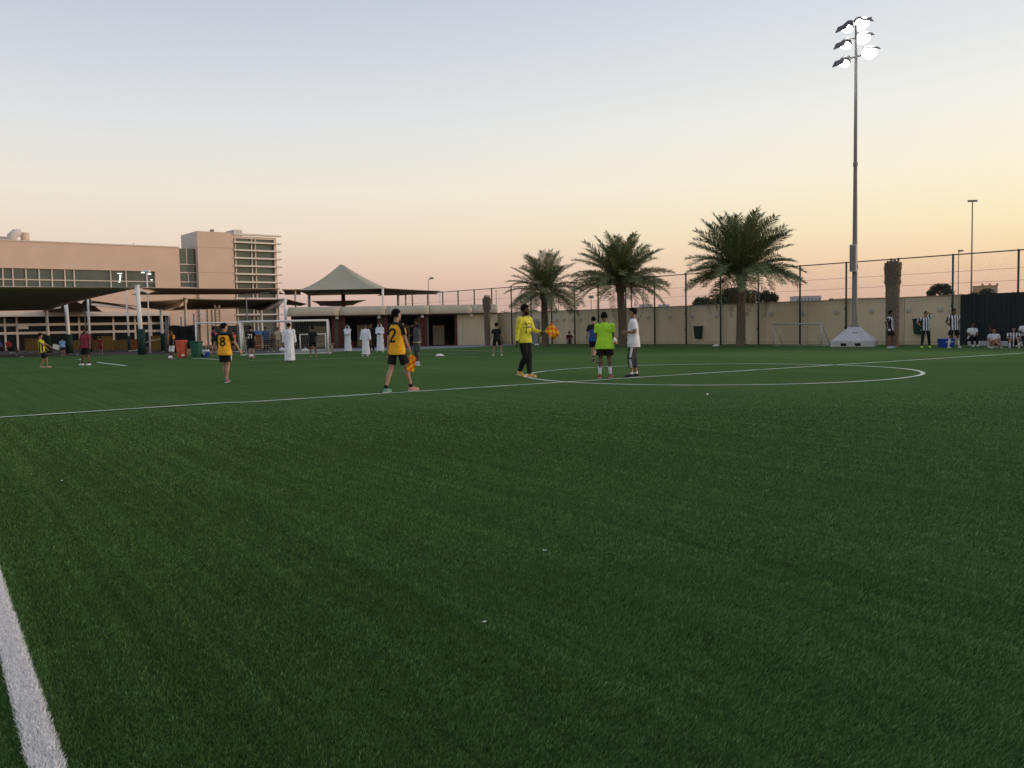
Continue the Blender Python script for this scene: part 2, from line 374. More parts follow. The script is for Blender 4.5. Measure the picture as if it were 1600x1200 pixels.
# local frame: x along the wall, +y away from the pitch side
for i in range(npan):
    dz = random.uniform(-.012, .012)
    mb = MB(); mb.box((s0 + i * pw + .012, 0, -.1), (s0 + (i + 1) * pw - .012, .16, WH + dz)); mb.build('wall_panel', M_wall, wall, bevel=.01)
    mb = MB(); mb.box((s0 + i * pw + .012, -.025, WH + dz), (s0 + (i + 1) * pw - .012, .185, WH + dz + .05)); mb.build('coping', M_cap, wall)
mb = MB(); mb.box((s0, .06, -.1), (s1, .12, WH - .05)); mb.build('joint_backing', M_cap, wall)
mb = MB(); mb.box((s1 - .02, -.1, -.1), (s1 + .22, .3, WH + .08)); mb.build('end_pier', M_cap, wall, bevel=.01)
fence = thing('chain_link_fence', 'tall chain link fence with dark posts along the cream wall', 'fence', WA + WN * .25, wall_rz)
post_px = [600, 622, 645, 669, 692.6, 716.5, 741.8, 769, 799.5, 830, 862, 898, 935, 978, 1023, 1072, 1126, 1185, 1250, 1322, 1403, 1488, 1590, 1705]
ss = [online(WA + WN * .25, WD, p) for p in post_px]
ss = [s for s in ss if s > -18]
for i, s in enumerate(ss):
    mb = MB(); mb.tube([(s, 0, -.05), (s, 0, FH + .05)], .055, 8); po = mb.build('post', M_green, fence, True)
    if i % 2 == 0:
        mb = MB(); mb.box((s - .05, -.09, .9), (s + .05, -.04, 1.05)); mb.build('clamp', M_green, po)
        mb = MB(); mb.box((s - .05, -.09, 2.0), (s + .05, -.04, 2.1)); mb.build('clamp', M_green, po)
mb = MB(); mb.tube([(ss[0], 0, FH), (ss[-1], 0, FH)], .035, 6); mb.build('top_rail', M_wire, fence)
for z in (WH + .65, WH + 1.25, .15):
    mb = MB(); mb.tube([(ss[0], 0, z), (ss[-1], 0, z)], .008, 4); mb.build('tension_wire', M_wire, fence)
mb = MB(); h = FH - WH - .05; z0 = WH - .25; h = FH - z0
x = ss[0]
while x < ss[-1]:
    for a in (0, 1):
        p, q = (x, 0, z0 if a else z0 + h), (x + h, 0, z0 + h if a else z0)
        w = .0022
        mb.add([(p[0] - w, .004 * a, p[2]), (p[0] + w, .004 * a, p[2]), (q[0] + w, .004 * a, q[2]), (q[0] - w, .004 * a, q[2])], [(0, 1, 2, 3)])
    x += .11
net = mb.build('chain_link_mesh', M_wire, fence); net['kind'] = 'stuff'
M_boxpale = mat('pale_box', (.52, .48, .40), .6, .08)
LIGHT_PX = [870, 881, 894, 908, 1013, 1047, 1082, 1120, 1205, 1255, 1307, 1362, 1420, 1469]
ordn = ['first', 'second', 'third', 'fourth', 'fifth', 'sixth', 'seventh', 'eighth', 'ninth', 'tenth', 'eleventh', 'twelfth', 'thirteenth', 'fourteenth']
for k, px in enumerate(LIGHT_PX):
    s = online(WA, WD, px); t = thing('wall_socket_box', 'small white box on the cream wall, %s counted from the left end' % ordn[k], 'wall box', wl(s, 0) + Vector((0, 0, 1.78)), wall_rz, 'white boxes along the cream wall')
    mb = MB(); mb.box((-.13, -.07, 0), (.13, 0, .24)); mb.build('housing', M_boxpale, t, bevel=.015)
    mb = MB(); mb.box((-.10, -.085, .05), (.10, -.0705, .19)); mb.build('cover', M_conc, t)
def wall_bin(px, py, label):
    s = online(WA, WD, px); p = wl(s, .02); z = zat(px, py, p.y)
    t = thing('wall_bin', label, 'litter bin', p + Vector((0, 0, z)), wall_rz + rad(4), 'green bins on the cream wall')
    mb = MB(); mb.frustum((0, -.22, 0), (.19, .15), (.25, .20), .78); mb.build('bin_body', mat_binG, t, bevel=.03)
    mb = MB(); mb.box((-.27, -.44, .78), (.27, 0, .84)); mb.build('lid', mat_binG, t, bevel=.02)
    mb = MB(); mb.box((-.05, -.03, .2), (.05, 0, .7)); mb.build('bracket', M_steel, t)
mat_binG = mat('bin_green', (0.012, 0.032, 0.024), .5, .15, 4)
wall_bin(1094, 529, 'dark green litter bin on the wall left of the large palm')
wall_bin(1438, 522, 'dark green litter bin on the wall behind striped player holding his head')
# grey electric cabinet
t = thing('electric_cabinet', 'tall grey electrical cabinet against the wall behind left palm', 'cabinet', wl(online(WA, WD, 838), .35), wall_rz)
mb = MB(); mb.box((-.34, -.25, 0), (.34, .2, 2.0)); mb.build('body', M_conc, t, bevel=.015)
for sx in (-1, 1):
    mb = MB(); mb.box((sx * .012, -.275, .12), (sx * .32, -.2505, 1.9)); d = mb.build('door', M_steel, t, bevel=.006)
    mb = MB(); mb.box((sx * .04, -.30, .95), (sx * .07, -.2755, 1.15)); mb.build('handle', M_black, d)
# dark screen fence at the right edge
SA = G(1500, 540.3); SB = G(1640, 541.8); SDv = (SB - SA).normalized(); SA.z = 0
scr = thing('dark_screen_fence', 'dark green ribbed screen fence behind the seated players', 'fence', SA, math.atan2(SDv.y, SDv.x))
SH = zat(1502, 460.5, SA.y); SLEN = (SB - SA).length + 4
M_screen = mat('screen_green', (0.008, 0.015, 0.015), .6, .3, 1.5, stretch=(4, 1, .4))
w = .9
for i in range(int(SLEN / w) + 1):
    mb = MB(); n = 8; vs = []
    for k in range(n + 1):
        x = i * w - .01 + (w + .02) * k / n; y = (.03 if k % 2 else 0) + .012 * (i % 2)
        vs += [(x, y, .04), (x, y, SH + random.uniform(-.01, .01))]
    mb.add(vs, [(2 * k, 2 * k + 2, 2 * k + 3, 2 * k + 1) for k in range(n)])
    o = mb.build('screen_panel', M_screen, scr); so = o.modifiers.new('s', 'SOLIDIFY'); so.thickness = .006
    mb = MB(); mb.box((i * w - .03, .05, 0), (i * w + .03, .11, SH + .02)); mb.build('post', M_green, scr)
for z in (.08, 1.25, SH - .06):
    mb = MB(); mb.box((0, .036, z), (SLEN, .049, z + .06)); mb.build('rail', M_green, scr)
t = thing('low_ledge', 'low pale ledge in front of the dark screen fence', 'bench', SA + Vector((.1, -.5, 0)), math.atan2(SDv.y, SDv.x))
for i in range(4):
    mb = MB(); mb.box((i * 1.5 + .01, 0, 0.0), (i * 1.5 + 1.49, .36, .24)); mb.build('block', M_conc, t, bevel=.03)

# ================================================================== FLOODLIGHT MAST
FB = G(1335, 541.5)
t = thing('floodlight_mast', 'tall floodlight mast with lit lamps on concrete pyramid base', 'floodlight', FB, rad(-28))
mb = MB(); mb.frustum((0, 0, 0), (1.06, 1.06), (1.06, 1.06), .30); mb.frustum((0, 0, .30), (1.06, 1.06), (.26, .26), .74); base = mb.build('concrete_base', M_conc, t, bevel=.03)
for a_, b_ in (((-.55, -1.07, .06), (-.27, -1.0605, .2)), ((.15, -1.07, .06), (.43, -1.0605, .2)), ((1.0605, .1, .06), (1.07, .4, .2))):
    mb = MB(); mb.box(a_, b_); mb.build('lifting_slot', M_dark, base)
mb = MB(); mb.box((-.04, -.62, .66), (.22, -.58, .76)); mb.build('cover_plate', M_steel, base)
PT = zat(1345, 82, FB.y)
mb = MB(); mb.tube([(0, 0, .9), (0, 0, 1.0), (0, 0, 4.2), (0, 0, 9.5), (0, 0, PT + 1.4)], [.19, .145, .132, .095, .062], 14); mb.build('pole', M_steel, t, True)
mb = MB(); mb.tube([(0, 0, .98), (0, 0, 1.12)], [.24, .24], 14); mb.build('base_collar', M_steel, t)
for z in (4.1, 9.4):
    mb = MB(); mb.tube([(0, 0, z), (0, 0, z + .2)], .17 if z < 5 else .12, 12); mb.build('sleeve_joint', M_steel, t)
zb = zat(1333, 425, FB.y); zt = zat(1333, 383, FB.y)
mb = MB(); mb.box((-.20, -.55, zb), (.12, -.16, zt)); cb = mb.build('control_box', M_conc, t, bevel=.01)
mb = MB(); mb.box((-.17, -.565, zb + .06), (.09, -.5505, zt - .06)); mb.build('box_door', M_steel, cb, bevel=.004)
M_lamp = mat('lamp_glow', (.9, .9, .9), .4, .02, emis=((1.0, .97, .90), 22.0))
M_hood = mat('lamp_housing', (.05, .05, .055), .5, .15, 5)
right = Vector((1, 0, 0))
M_inv = Matrix.Rotation(-rad(-28), 3, 'Z')
def loc_of(px, py, dy=0):
    p = at(px, py, FB.y + dy) - FB; return M_inv @ p
for row, (yl, yr) in enumerate(((98, 88), (68, 60), (41, 33))):
    zc = loc_of(1344.6, (yl + yr) / 2 - 6).z
    a = loc_of(1322, yl - 4); b = loc_of(1362, yr - 4, .5)
    mb = MB(); mb.tube([a + Vector((0, 0, .05)), b + Vector((0, 0, .05))], .045, 6); mb.build('cross_arm', M_steel, t)
lamps = [(1325, 42, -.3, -66, 56), (1322, 68, -.3, -66, 56), (1320, 96, -.3, -66, 56), (1345, 35, .2, 16, 38), (1347, 58, .3, 10, 34), (1357, 81, -.2, 4, 30)]
for px, py, dy, yaw, tip in lamps:
    c = loc_of(px, py, dy)
    R = Matrix.Rotation(rad(28) + rad(yaw), 3, 'Z') @ Matrix.Rotation(rad(tip), 3, 'X')   # lamp looks along local -Y, tipped down
    # hood: tapered body, wide at the lens
    mb = MB(); prof = [(-.36, .10), (-.28, .22), (-.02, .33), (.12, .35)] if tip > 45 else [(-.36, .10), (-.28, .24), (-.02, .38), (.12, .41)]
    rings = []
    mb.tube([c + R @ Vector((0, -y_, 0)) for y_, r_ in prof], [(r_, r_ * .8) for y_, r_ in prof], 14, lat=R @ Vector((1, 0, 0)))
    hd = mb.build('lamp_housing', M_hood, t, True)
    mb = MB(); mb.tube([c + R @ Vector((0, -.121, 0)), c + R @ Vector((0, -.135, 0))], ([(.335, .265), (.31, .24)] if tip > 45 else [(.405, .325), (.37, .29)]), 16, lat=R @ Vector((1, 0, 0)))
    mb.build('lens', M_lamp, hd)
    mb = MB()
    mb.add([c + R @ Vector(q) for q in ((-.40, -.10, .26), (.40, -.10, .26), (.36, -.50, .26), (-.36, -.50, .26), (-.40, -.10, .29), (.40, -.10, .29), (.36, -.50, .29), (-.36, -.50, .29))],
           [(0, 1, 2, 3), (4, 7, 6, 5), (0, 4, 5, 1), (1, 5, 6, 2), (2, 6, 7, 3), (3, 7, 4, 0)])
    mb.build('visor', M_hood, hd)
sl = bpy.data.lights.new('lamp_light', 'SPOT'); sl.energy = 4000; sl.spot_size = rad(100); sl.spot_blend = .6; sl.shadow_soft_size = .5; sl.color = (1, .97, .9)
slo = bpy.data.objects.new('lamp_light', sl); COL.objects.link(slo); slo.parent = t; slo.location = loc_of(1350, 75, -1.2)
slo.rotation_euler = (M_inv @ (Vector((4, 20, 0)) - at(1350, 75, FB.y - 1.2))).to_track_quat('-Z', 'Y').to_euler()

# ================================================================== MAIN BUILDING (left)
BA = Vector((at(0, 500, 90).x, 90, 0)); BB = Vector((at(288, 500, 101.5).x, 101.5, 0)); BD = (BB - BA).normalized()
B_rz = math.atan2(BD.y, BD.x)
bld = thing('main_building', 'wide peach building with green glass strip and louvred tower', 'building', BA, B_rz)
def bs(px): return online(BA, BD, px)
def bz(px, py, back=0.0):
    s = bs(px); return zat(px, py, (BA + BD * s).y)
sL = bs(-330)
zt_ = bz(140, 381); zg1 = bz(140, 421.5); zg0 = bz(140, 449.2); zb1 = bz(140, 487); zb0 = bz(140, 494)
sE, sBay0, sBay1, sT1, sV1 = bs(245.5), bs(284.5), bs(312), bs(368), bs(436)
DEP = 26
mb = MB(); mb.box((sL, 0, zg1), (sBay0, DEP, zt_)); mb.build('upper_wall', M_facade, bld)
mb = MB(); mb.box((sE, 0, zb0), (sBay0, DEP, zg1 - .002)); mb.box((sL, .0, zb0), (sE - .002, DEP, zg0)); mb.build('lower_wall', M_facade, bld)
mb = MB(); mb.box((sL, -.08, zt_), (sBay0, .5, zt_ + .12)); mb.build('parapet_coping', M_mull, bld)
mb = MB(); mb.box((sL, .30, zg0), (sE, .34, zg1)); gl = mb.build('glass_strip', M_glass, bld)
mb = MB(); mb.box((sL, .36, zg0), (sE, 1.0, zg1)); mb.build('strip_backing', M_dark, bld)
mull = [-310, -270, -230, -190, -150, -110, -75, -40, -12, 9, 24.5, 45, 65.5, 85.5, 105.5, 120, 177, 201, 233]
for p in mull:
    s = bs(p); mb = MB(); mb.box((s - .055, .16, zg0), (s + .055, .30, zg1)); mb.build('mullion', M_mull, bld)
zm = bz(100, 437.6)
mb = MB(); mb.box((sL, .17, zm - .05), (sE, .295, zm + .05)); mb.build('transom', M_mull, bld)
mb = MB(); mb.box((sL, -.06, zg0 - .16), (sE + .1, .29, zg0 + .02)); mb.build('window_sill', M_mull, bld)
# lit ceiling lamps seen through the strip
M_fluor = mat('office_lamp', (.8, .9, .85), .5, .02, emis=((.75, 1.0, .88), 1.6))
for px, py, w, h in ((191.5, 427, .5, .07), (192.3, 431, .16, .28), (191.8, 436, .12, .3), (190.5, 440, .2, .14), (228, 425.5, .38, .12), (238, 427.5, .34, .16), (241, 437, .2, .1)):
    s = bs(px); z = bz(px, py); mb = MB(); mb.box((s - w / 2, .285, z - h / 2), (s + w / 2, .299, z + h / 2)); mb.build('ceiling_lamp', M_fluor, bld)
# beam and ground floor glazing
mb = MB(); mb.box((sL, -.45, zb0), (sBay0 - 1.5, -.003, zb1)); mb.build('storey_beam', M_mull, bld)
mb = MB(); mb.box((sL, 1.2, -.1), (sBay0 - 1.5, 1.3, zb0 - .002)); mb.build('ground_glazing', M_darkglass, bld)
for py, hh in ((507, .13), (520, .13)):
    z = bz(60, py); mb = MB(); mb.box((sL, 1.0, z - hh), (sBay0 - 1.5, 1.199, z + hh)); mb.build('transom', M_mull, bld)
for p in (-280, -220, -160, -100, -40, 10, 29, 52 + 500, 127, 181, 215, 240):
    if p > 400: continue
    s = bs(p); mb = MB(); mb.box((s - .09, 1.02, 0), (s + .09, 1.198, zb0 - .002)); mb.build('mullion', M_mull, bld)
mb = MB(); mb.box((sBay0 - 1.5, .02, -.1), (sBay1, DEP, zb0 - .003)); mb.build('ground_wall', M_facade, bld)
mb = MB(); mb.box((sL, 1.05, -.1), (sBay0 - 1.5, 1.19, .55)); mb.build('plinth', M_darkglass, bld)
s = bs(36); mb = MB(); mb.box((s - .4, .8, bz(36, 514)), (s + .6, .99, bz(36, 507.5))); mb.build('sign_box', M_mull, bld)
# glazed bay between the long wing and the tower
zB0 = bz(300, 449.5); zBt = bz(298, 387.8)
mb = MB(); mb.box((sBay0 + .002, .5, zb0), (sBay1, .56, zBt)); mb.build('bay_glass', M_glass, bld)
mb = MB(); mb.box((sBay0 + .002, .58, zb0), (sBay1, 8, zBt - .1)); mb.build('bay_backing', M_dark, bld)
mb = MB(); mb.box((sBay0 + .002, .02, zb0), (sBay1, .49, zB0)); mb.build('bay_spandrel', M_facade, bld)
for py in (412.6, 425.5, 440.2, 449):
    z = bz(298, py); mb = MB(); mb.box((sBay0 + .003, .40, z - .05), (sBay1, .499, z + .05)); mb.build('bay_transom', M_mull, bld)
for p, y0, y1 in ((297.5, 388, 413), (299, 426, 440), (290.5, 413, 413)):
    if y0 == y1: continue
    s = bs(p); mb = MB(); mb.box((s - .04, .41, bz(p, y1)), (s + .04, .498, bz(p, y0))); mb.build('bay_mullion', M_mull, bld)
# tower: rendered slab and louvred glass block
zTt = bz(340, 362.5)
mb = MB(); mb.box((sBay1 + .003, -.25, -.1), (sT1, 5.2, zTt)); mb.build('tower_wall', M_facade, bld)
mb = MB(); mb.box((sBay1 - .03, -.22, zt_ + .2), (sBay1 + .002, 5.15, zTt - .02)); mb.build('tower_side', M_facadegrey, bld)
for py in (387, 426):
    z = bz(340, py); mb = MB(); mb.box((sBay1 + .02, -.262, z - .02), (sT1 - .02, -.2505, z + .02)); mb.build('groove', M_cap, bld)
mb = MB(); mb.box((sT1 + .003, .2, -.1), (sV1 - .3, .26, zTt - .35)); mb.build('tower_glass', M_glass, bld)
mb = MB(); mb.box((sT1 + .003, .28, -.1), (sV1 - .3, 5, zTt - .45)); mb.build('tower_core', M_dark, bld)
mb = MB(); mb.box((sT1 + .003, .0, zTt - .6), (sV1, 5.3, zTt - .32)); mb.build('tower_roof', M_mull, bld)
M_slab = mat('pale_louvre', (.74, .66, .57), .7, .06, 2)
zs = [bz(400, y) for y in (367.3, 379.5, 391.8, 404, 416.3, 428.6, 441, 454, 466.5, 479, 491.5)]
for i, z in enumerate(zs):
    mb = MB(); mb.box((sT1 + .004, -.42, z - .09), (sV1 + .5, .195, z + .09)); mb.build('louvre', M_slab, bld)
for p in (372.5, 397.5, 403.5):
    s = bs(p); mb = MB(); mb.box((s - .06, .02, 0), (s + .06, .198, zTt - .62)); mb.build('tower_mullion', M_mull, bld)
mb = MB(); mb.box((sV1 - .34, -.1, -.1), (sV1 - .05, .5, zTt - .62)); mb.build('tower_edge_fin', M_facade, bld)
# roof plant
rp = lambda px, py, back: (bs(px), zat(px, py, (BA + BD * bs(px)).y))
s, z = rp(400, 357, 0)
mb = MB(); mb.box((bs(386), 3, zTt - .32), (bs(399), 6, bz(392, 355))); mb.build('stair_head', M_facadegrey, bld)
mb = MB(); mb.box((bs(356), 3, zTt), (bs(385), 5, bz(370, 361))); mb.build('roof_plant', M_steel, bld)
mb = MB(); mb.box((bs(341), 1, zTt), (bs(345), 1.6, bz(343, 357))); mb.build('roof_vent', M_steel, bld)
mb = MB(); mb.tube([(bs(52), 2.0, zt_ - .1), (bs(52), 2.0, bz(50, 360.5))], .42, 16); mb.build('roof_duct', M_facade, bld, True)
mb = MB(); c0 = bs(30); mb.tube([(bs(30), 2.0, zt_ - .1), (bs(32), 2.0, bz(32, 366)), (bs(37), 2, bz(37, 361.5)), (bs(46), 2, bz(46, 360))], [.5, .5, .45, .35], 12); mb.build('roof_duct_elbow', M_facadegrey, bld, True)
mb = MB(); mb.grid(lambda u, v: (sL + (bs(30) - sL) * u, 3 + 8 * v, zt_ + .1 + (bz(0, 361.5) - bz(0, 376)) * math.sin(PI * (.30 + .45 * u)) ** 1.0 * (1 - (1 - v) ** 6 * .1)), 20, 4)
mb.grid(lambda u, v: (sL + (bs(30) - sL) * u, 3, zt_ + (.1 + (bz(0, 361.5) - bz(0, 376)) * math.sin(PI * (.30 + .45 * u)) * .9) * v), 20, 2); mb.build('roof_vault', M_mull, bld)
mb = MB(); mb.box((bs(58), 3.0, zt_), (bs(128), 9, bz(95, 374.6))); mb.build('roof_plinth', M_facadegrey, bld)
mb = MB(); mb.tube([(bs(126), 3.2, zt_), (bs(126), 3.2, bz(126, 374))], .26, 12); mb.build('roof_duct', M_facade, bld, True)
mb = MB(); mb.tube([(bs(218), 1, zt_), (bs(218), 1, bz(218, 378))], .03, 5); mb.build('roof_aerial', M_steel, bld)

# ================================================================== SHADE SAILS AND THEIR COLUMNS (left)
def column(px, top, foot, d, label, r=.11, pad=None, lean=0.0, mt=M_whitemetal):
    p = at(px, 540, d); p.z = 0; zt = zat(px, top, d)
    t = thing('sail_column', label, 'column', p, 0, 'columns carrying the shade sails')
    mb = MB(); mb.tube([(lean * 0, 0, -.03), (-lean, 0, zt)], [r, r * .93], 12); mb.build('shaft', mt, t, True)
    mb = MB(); mb.tube([(-lean, 0, zt), (-lean, 0, zt + .05)], [r * 1.25, r * 1.25], 12); mb.build('cap_plate', mt, t)
    if pad:
        zp = zat(px, pad, d); mb = MB(); mb.tube([(0, 0, 0), (-lean * zp / zt, 0, zp)], [r * (1.85 if r > .14 else 1.5)] * 2, 12); mb.build('pad', M_pad, t, True)
    return t
column(222, 446, 553, 60, 'thick white column with tall dark green pad, tallest under the sails', .15, 514, .15)
column(76.5, 485, 545, 72, 'short white column under the low corner of the large left sail', .12, 524, .06)
column(108.5, 469, 546, 70, 'white column with dark green pad right of the low sail corner', .15, 522.5, .12)
column(135.5, 467, 545, 78, 'thin bluish column beside the maroon shirted man', .07, None, .03, M_steel)
column(141, 466, 546, 73, 'white column directly behind the maroon shirted man', .10, 522, .02)
column(202, 455, 548, 74, 'slender white column left of the thick padded column', .08, 525, .03)
column(255, 484.5, 541, 72, 'white column under the low pointed sail corner behind the bins', .12, 521, .06)
column(292.5, 466, 545, 74, 'white column at the high sail peak left of the far goal', .13, None, .04)
column(410.5, 486, 545, 78, 'white column under low sail corner above the main goal', .11, None, .02)
column(438, 450, 545, 80, 'tall white column right of the louvred tower', .10, None, .03)
column(448, 467, 545, 74, 'white column at the left end of the canvas awnings', .12, None, .02)
column(600.5, 451, 540, 84, 'white column at right corner of the peaked tent', .12, None, .0)
column(486, 459, 540, 92, 'white rear column seen left under the peaked tent', .12, None, .0)
column(625, 459, 540, 90, 'thin rear column right of the peaked tent', .06, None, .0)
column(689.5, 455, 540, 84, 'thin end column at the tip of the flat right sail', .06, None, .0)
column(540, 460, 540, 92, 'brown centre mast under the peaked tent', .13, None, .0, M_redsteel)
M_saillit = mat('lit_shade_cloth', (0.66, 0.54, 0.43), 0.95, 0.06, 2.0, spec=0.05)  # the brown cloth again, skylight on its upper side put into the colour
def sail(label, c, sag=.25, edge=.12, n=14):
    """four corners (in order round); hypar surface whose edges curve inward"""
    c = [Vector(p) for p in c]; ctr = sum(c, Vector()) / 4
    def fn(u, v):
        p = (c[0] * (1 - u) + c[1] * u) * (1 - v) + (c[3] * (1 - u) + c[2] * u) * v
        k = max(4 * u * (1 - u) * (1 - min(1, 4 * v * (1 - v)) * 1.0), 4 * v * (1 - v) * (1 - min(1, 4 * u * (1 - u)) * 1.0))
        p = p.lerp(ctr, edge * k)
        p.z -= sag * 4 * u * (1 - u) * 4 * v * (1 - v); return p - ctr
    t = thing('shade_sail', label, 'shade sail', ctr, 0, 'brown shade sails by the building')
    mb = MB(); mb.grid(fn, n, n); o = mb.build('cloth', M_saillit if label.startswith('pale') else M_sail, t, True); so = o.modifiers.new('s', 'SOLIDIFY'); so.thickness = .012
    for k in range(4):
        q = [((0, 0), (1, 0)), ((1, 0), (1, 1)), ((1, 1), (0, 1)), ((0, 1), (0, 0))][k]
        pts = [fn(q[0][0] + (q[1][0] - q[0][0]) * i / 12, q[0][1] + (q[1][1] - q[0][1]) * i / 12) for i in range(13)]
        mb = MB(); mb.tube(pts, .022, 5); mb.build('edge_cable', M_sail, t)
    return t
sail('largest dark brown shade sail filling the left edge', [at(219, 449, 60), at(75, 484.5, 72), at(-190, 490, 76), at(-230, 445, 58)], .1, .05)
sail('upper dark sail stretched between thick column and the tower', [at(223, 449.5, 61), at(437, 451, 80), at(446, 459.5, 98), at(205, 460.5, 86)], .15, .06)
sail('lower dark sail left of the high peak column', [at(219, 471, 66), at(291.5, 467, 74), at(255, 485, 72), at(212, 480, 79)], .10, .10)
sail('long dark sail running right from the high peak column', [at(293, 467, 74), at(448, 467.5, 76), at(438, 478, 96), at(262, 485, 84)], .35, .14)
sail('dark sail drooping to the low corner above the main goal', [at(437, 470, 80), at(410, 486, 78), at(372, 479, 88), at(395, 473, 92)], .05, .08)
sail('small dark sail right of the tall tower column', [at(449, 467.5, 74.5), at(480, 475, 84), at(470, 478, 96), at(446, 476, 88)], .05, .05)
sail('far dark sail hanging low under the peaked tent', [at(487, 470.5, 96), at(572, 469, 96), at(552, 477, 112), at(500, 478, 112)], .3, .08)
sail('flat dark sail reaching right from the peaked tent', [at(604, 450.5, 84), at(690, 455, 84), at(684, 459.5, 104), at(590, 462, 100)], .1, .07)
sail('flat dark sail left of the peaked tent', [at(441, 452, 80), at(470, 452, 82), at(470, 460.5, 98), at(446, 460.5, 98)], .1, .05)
sail('pale sky lit upturned sail corner on the short left column', [at(71, 485.5, 71.2), at(94, 481.5, 70.8), at(104, 467.5, 72.3), at(84, 475, 74)], -.1, .04)
sail('pale sky lit sail corner between the two left columns under largest sail', [at(111, 468.5, 71), at(127, 474.5, 71), at(134, 467, 72.5), at(121, 466.5, 74)], -.05, .04)
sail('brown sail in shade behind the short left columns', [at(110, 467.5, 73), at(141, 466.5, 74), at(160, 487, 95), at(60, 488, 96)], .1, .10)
sail('pale sky lit long sail tapering right from the maroon man column', [at(142, 477, 72.6), at(219, 484.8, 83), at(205, 480.5, 86), at(142, 470, 76)], -.05, .02)
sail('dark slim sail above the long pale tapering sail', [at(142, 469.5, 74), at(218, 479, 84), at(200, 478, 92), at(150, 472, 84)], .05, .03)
sail('pale sky lit rounded sail corner at the top of the thick column', [at(214, 452.5, 60.6), at(232, 458.5, 61), at(243, 455, 64), at(226, 449.5, 63)], -.1, .03)
sail('pale sky lit leaf shaped sail behind the bins, low to high corner', [at(256, 484.8, 71.6), at(279, 480, 72), at(290, 467, 73.6), at(266, 473.5, 75)], -.15, .03)
sail('pale thin lit lower edge of the long dark sail', [at(256, 485.5, 73), at(372, 481.5, 80), at(442, 472.5, 82), at(300, 480.5, 83)], 0, .02)  # added strip, its pale colour stands for light along the dark sail's edge
sail('pale sky lit folded sail between main goal column and the tower', [at(411, 485.5, 77), at(433, 480.5, 76.6), at(447, 468, 74.6), at(424, 474.5, 79)], -.1, .03)
# peaked tent
TC = at(534, 540, 91); TC.z = 0
tent = thing('peaked_tent', 'grey green peaked membrane tent behind the awnings', 'tent', TC, 0)
zc = zat(534, 451.5, 83.5); zp = zat(537, 414.5, 91)
hw = 5.2
cor = [Vector((at(461, 451, 84).x - TC.x, -7, zc)), Vector((at(603, 451, 84).x - TC.x, -7, zc)), Vector((hw + .5, 8.5, zc + .1)), Vector((-hw, 8.5, zc + .1))]
pk = Vector((.2, 0, zp))
for k in range(4):
    a, b = cor[k], cor[(k + 1) % 4]
    def fn(u, v, a=a, b=b):
        e = a.lerp(b, u); e = e.lerp(Vector((0, 0, zc)), .05 * 4 * u * (1 - u))
        h = v
        p = Vector((pk.x + (e.x - pk.x) * (1 - h * .955), pk.y + (e.y - pk.y) * (1 - h * .955), 0))
        p.z = e.z + (pk.z - e.z) * (h ** 1.5); return p
    mb = MB(); mb.grid(fn, 12, 14); o = mb.build('membrane', M_tent, tent, True); so = o.modifiers.new('s', 'SOLIDIFY'); so.thickness = .01
mb = MB(); mb.tube([(.2, 0, zp - .15), (.2, 0, zp + .06)], [.26, .2], 12); mb.build('peak_cap', M_tent, tent)
for k in range(4):
    mb = MB(); mb.tube([cor[k].lerp(cor[(k + 1) % 4], i / 10).lerp(Vector((0, 0, zc)), .05 * 4 * (i / 10) * (1 - i / 10)) for i in range(11)], .03, 5); mb.build('edge_cable', M_tent, tent)
mb = MB(); mb.tube([(.2, 0, 0), (.2, 0, zp)], .1, 10); mb.build('mast', M_redsteel, tent)
for k in (0, 2, 3):
    mb = MB(); mb.tube([(cor[k].x, cor[k].y, 0), cor[k]], .09, 8); mb.build('corner_post', M_whitemetal, tent)

# ================================================================== ROW OF BAYS UNDER BARREL AWNINGS
AA = G(452, 544.6); AB = G(777, 537.6); AD = (AB - AA).normalized(); AL = (AB - AA).length; A_rz = math.atan2(AD.y, AD.x)
row = thing('awning_row', 'row of dark red framed bays under beige barrel awnings', 'shelter', AA, A_rz)
def asx(px): return online(AA, AD, px)
bay_px = [450, 531, 603, 671, 736, 777]
bx_ = [asx(p) for p in bay_px]
AH = .5 * (zat(540, 477, (AA + AD * bx_[1]).y) + zat(700, 477.5, (AA + AD * bx_[3]).y)); AE = zat(640, 490.5, (AA + AD * bx_[2]).y - .5)
for k in range(5):
    x0, x1 = bx_[k] + .02, bx_[k + 1] - .02
    def fn(u, v, x0=x0, x1=x1):
        a = v * PI / 2 * 1.05
        sag = .05 * 4 * u * (1 - u) * math.sin(min(PI, a * 1.2))
        return (x0 + (x1 - x0) * u, 1.3 - v * .2 - 1.75 * math.sin(a) ** 1.0, AE + (AH - AE) * math.cos(a) ** .75 if a < PI / 2 else AE - (a - PI / 2) * .3) if v > .12 else (x0 + (x1 - x0) * u, 1.3 - v * .2 - 1.75 * math.sin(a), AH - sag * 0 - (1 - math.cos(a) ** .75) * (AH - AE))
    mb = MB(); mb.grid(fn, 8, 16); o = mb.build('awning', M_awn, row, True); so = o.modifiers.new('s', 'SOLIDIFY'); so.thickness = .015
    mb = MB(); mb.tube([(x0, -.5, AE - .02), (x1, -.5, AE - .02)], .03, 6); mb.build('awning_rail', M_whitemetal, row)
    mb = MB(); mb.box((x0 + .1, 1.15, AH - .12), (x1 - .1, 2.6, AH - .03)); mb.build('awning_roof', M_awn, row)
xs_end = asx(713.5)
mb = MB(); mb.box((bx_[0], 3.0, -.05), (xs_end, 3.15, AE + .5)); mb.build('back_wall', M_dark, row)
mb = MB(); mb.box((xs_end, .05, -.05), (bx_[-1], 3.1, AE - .10)); mb.build('end_wall', M_wall, row)
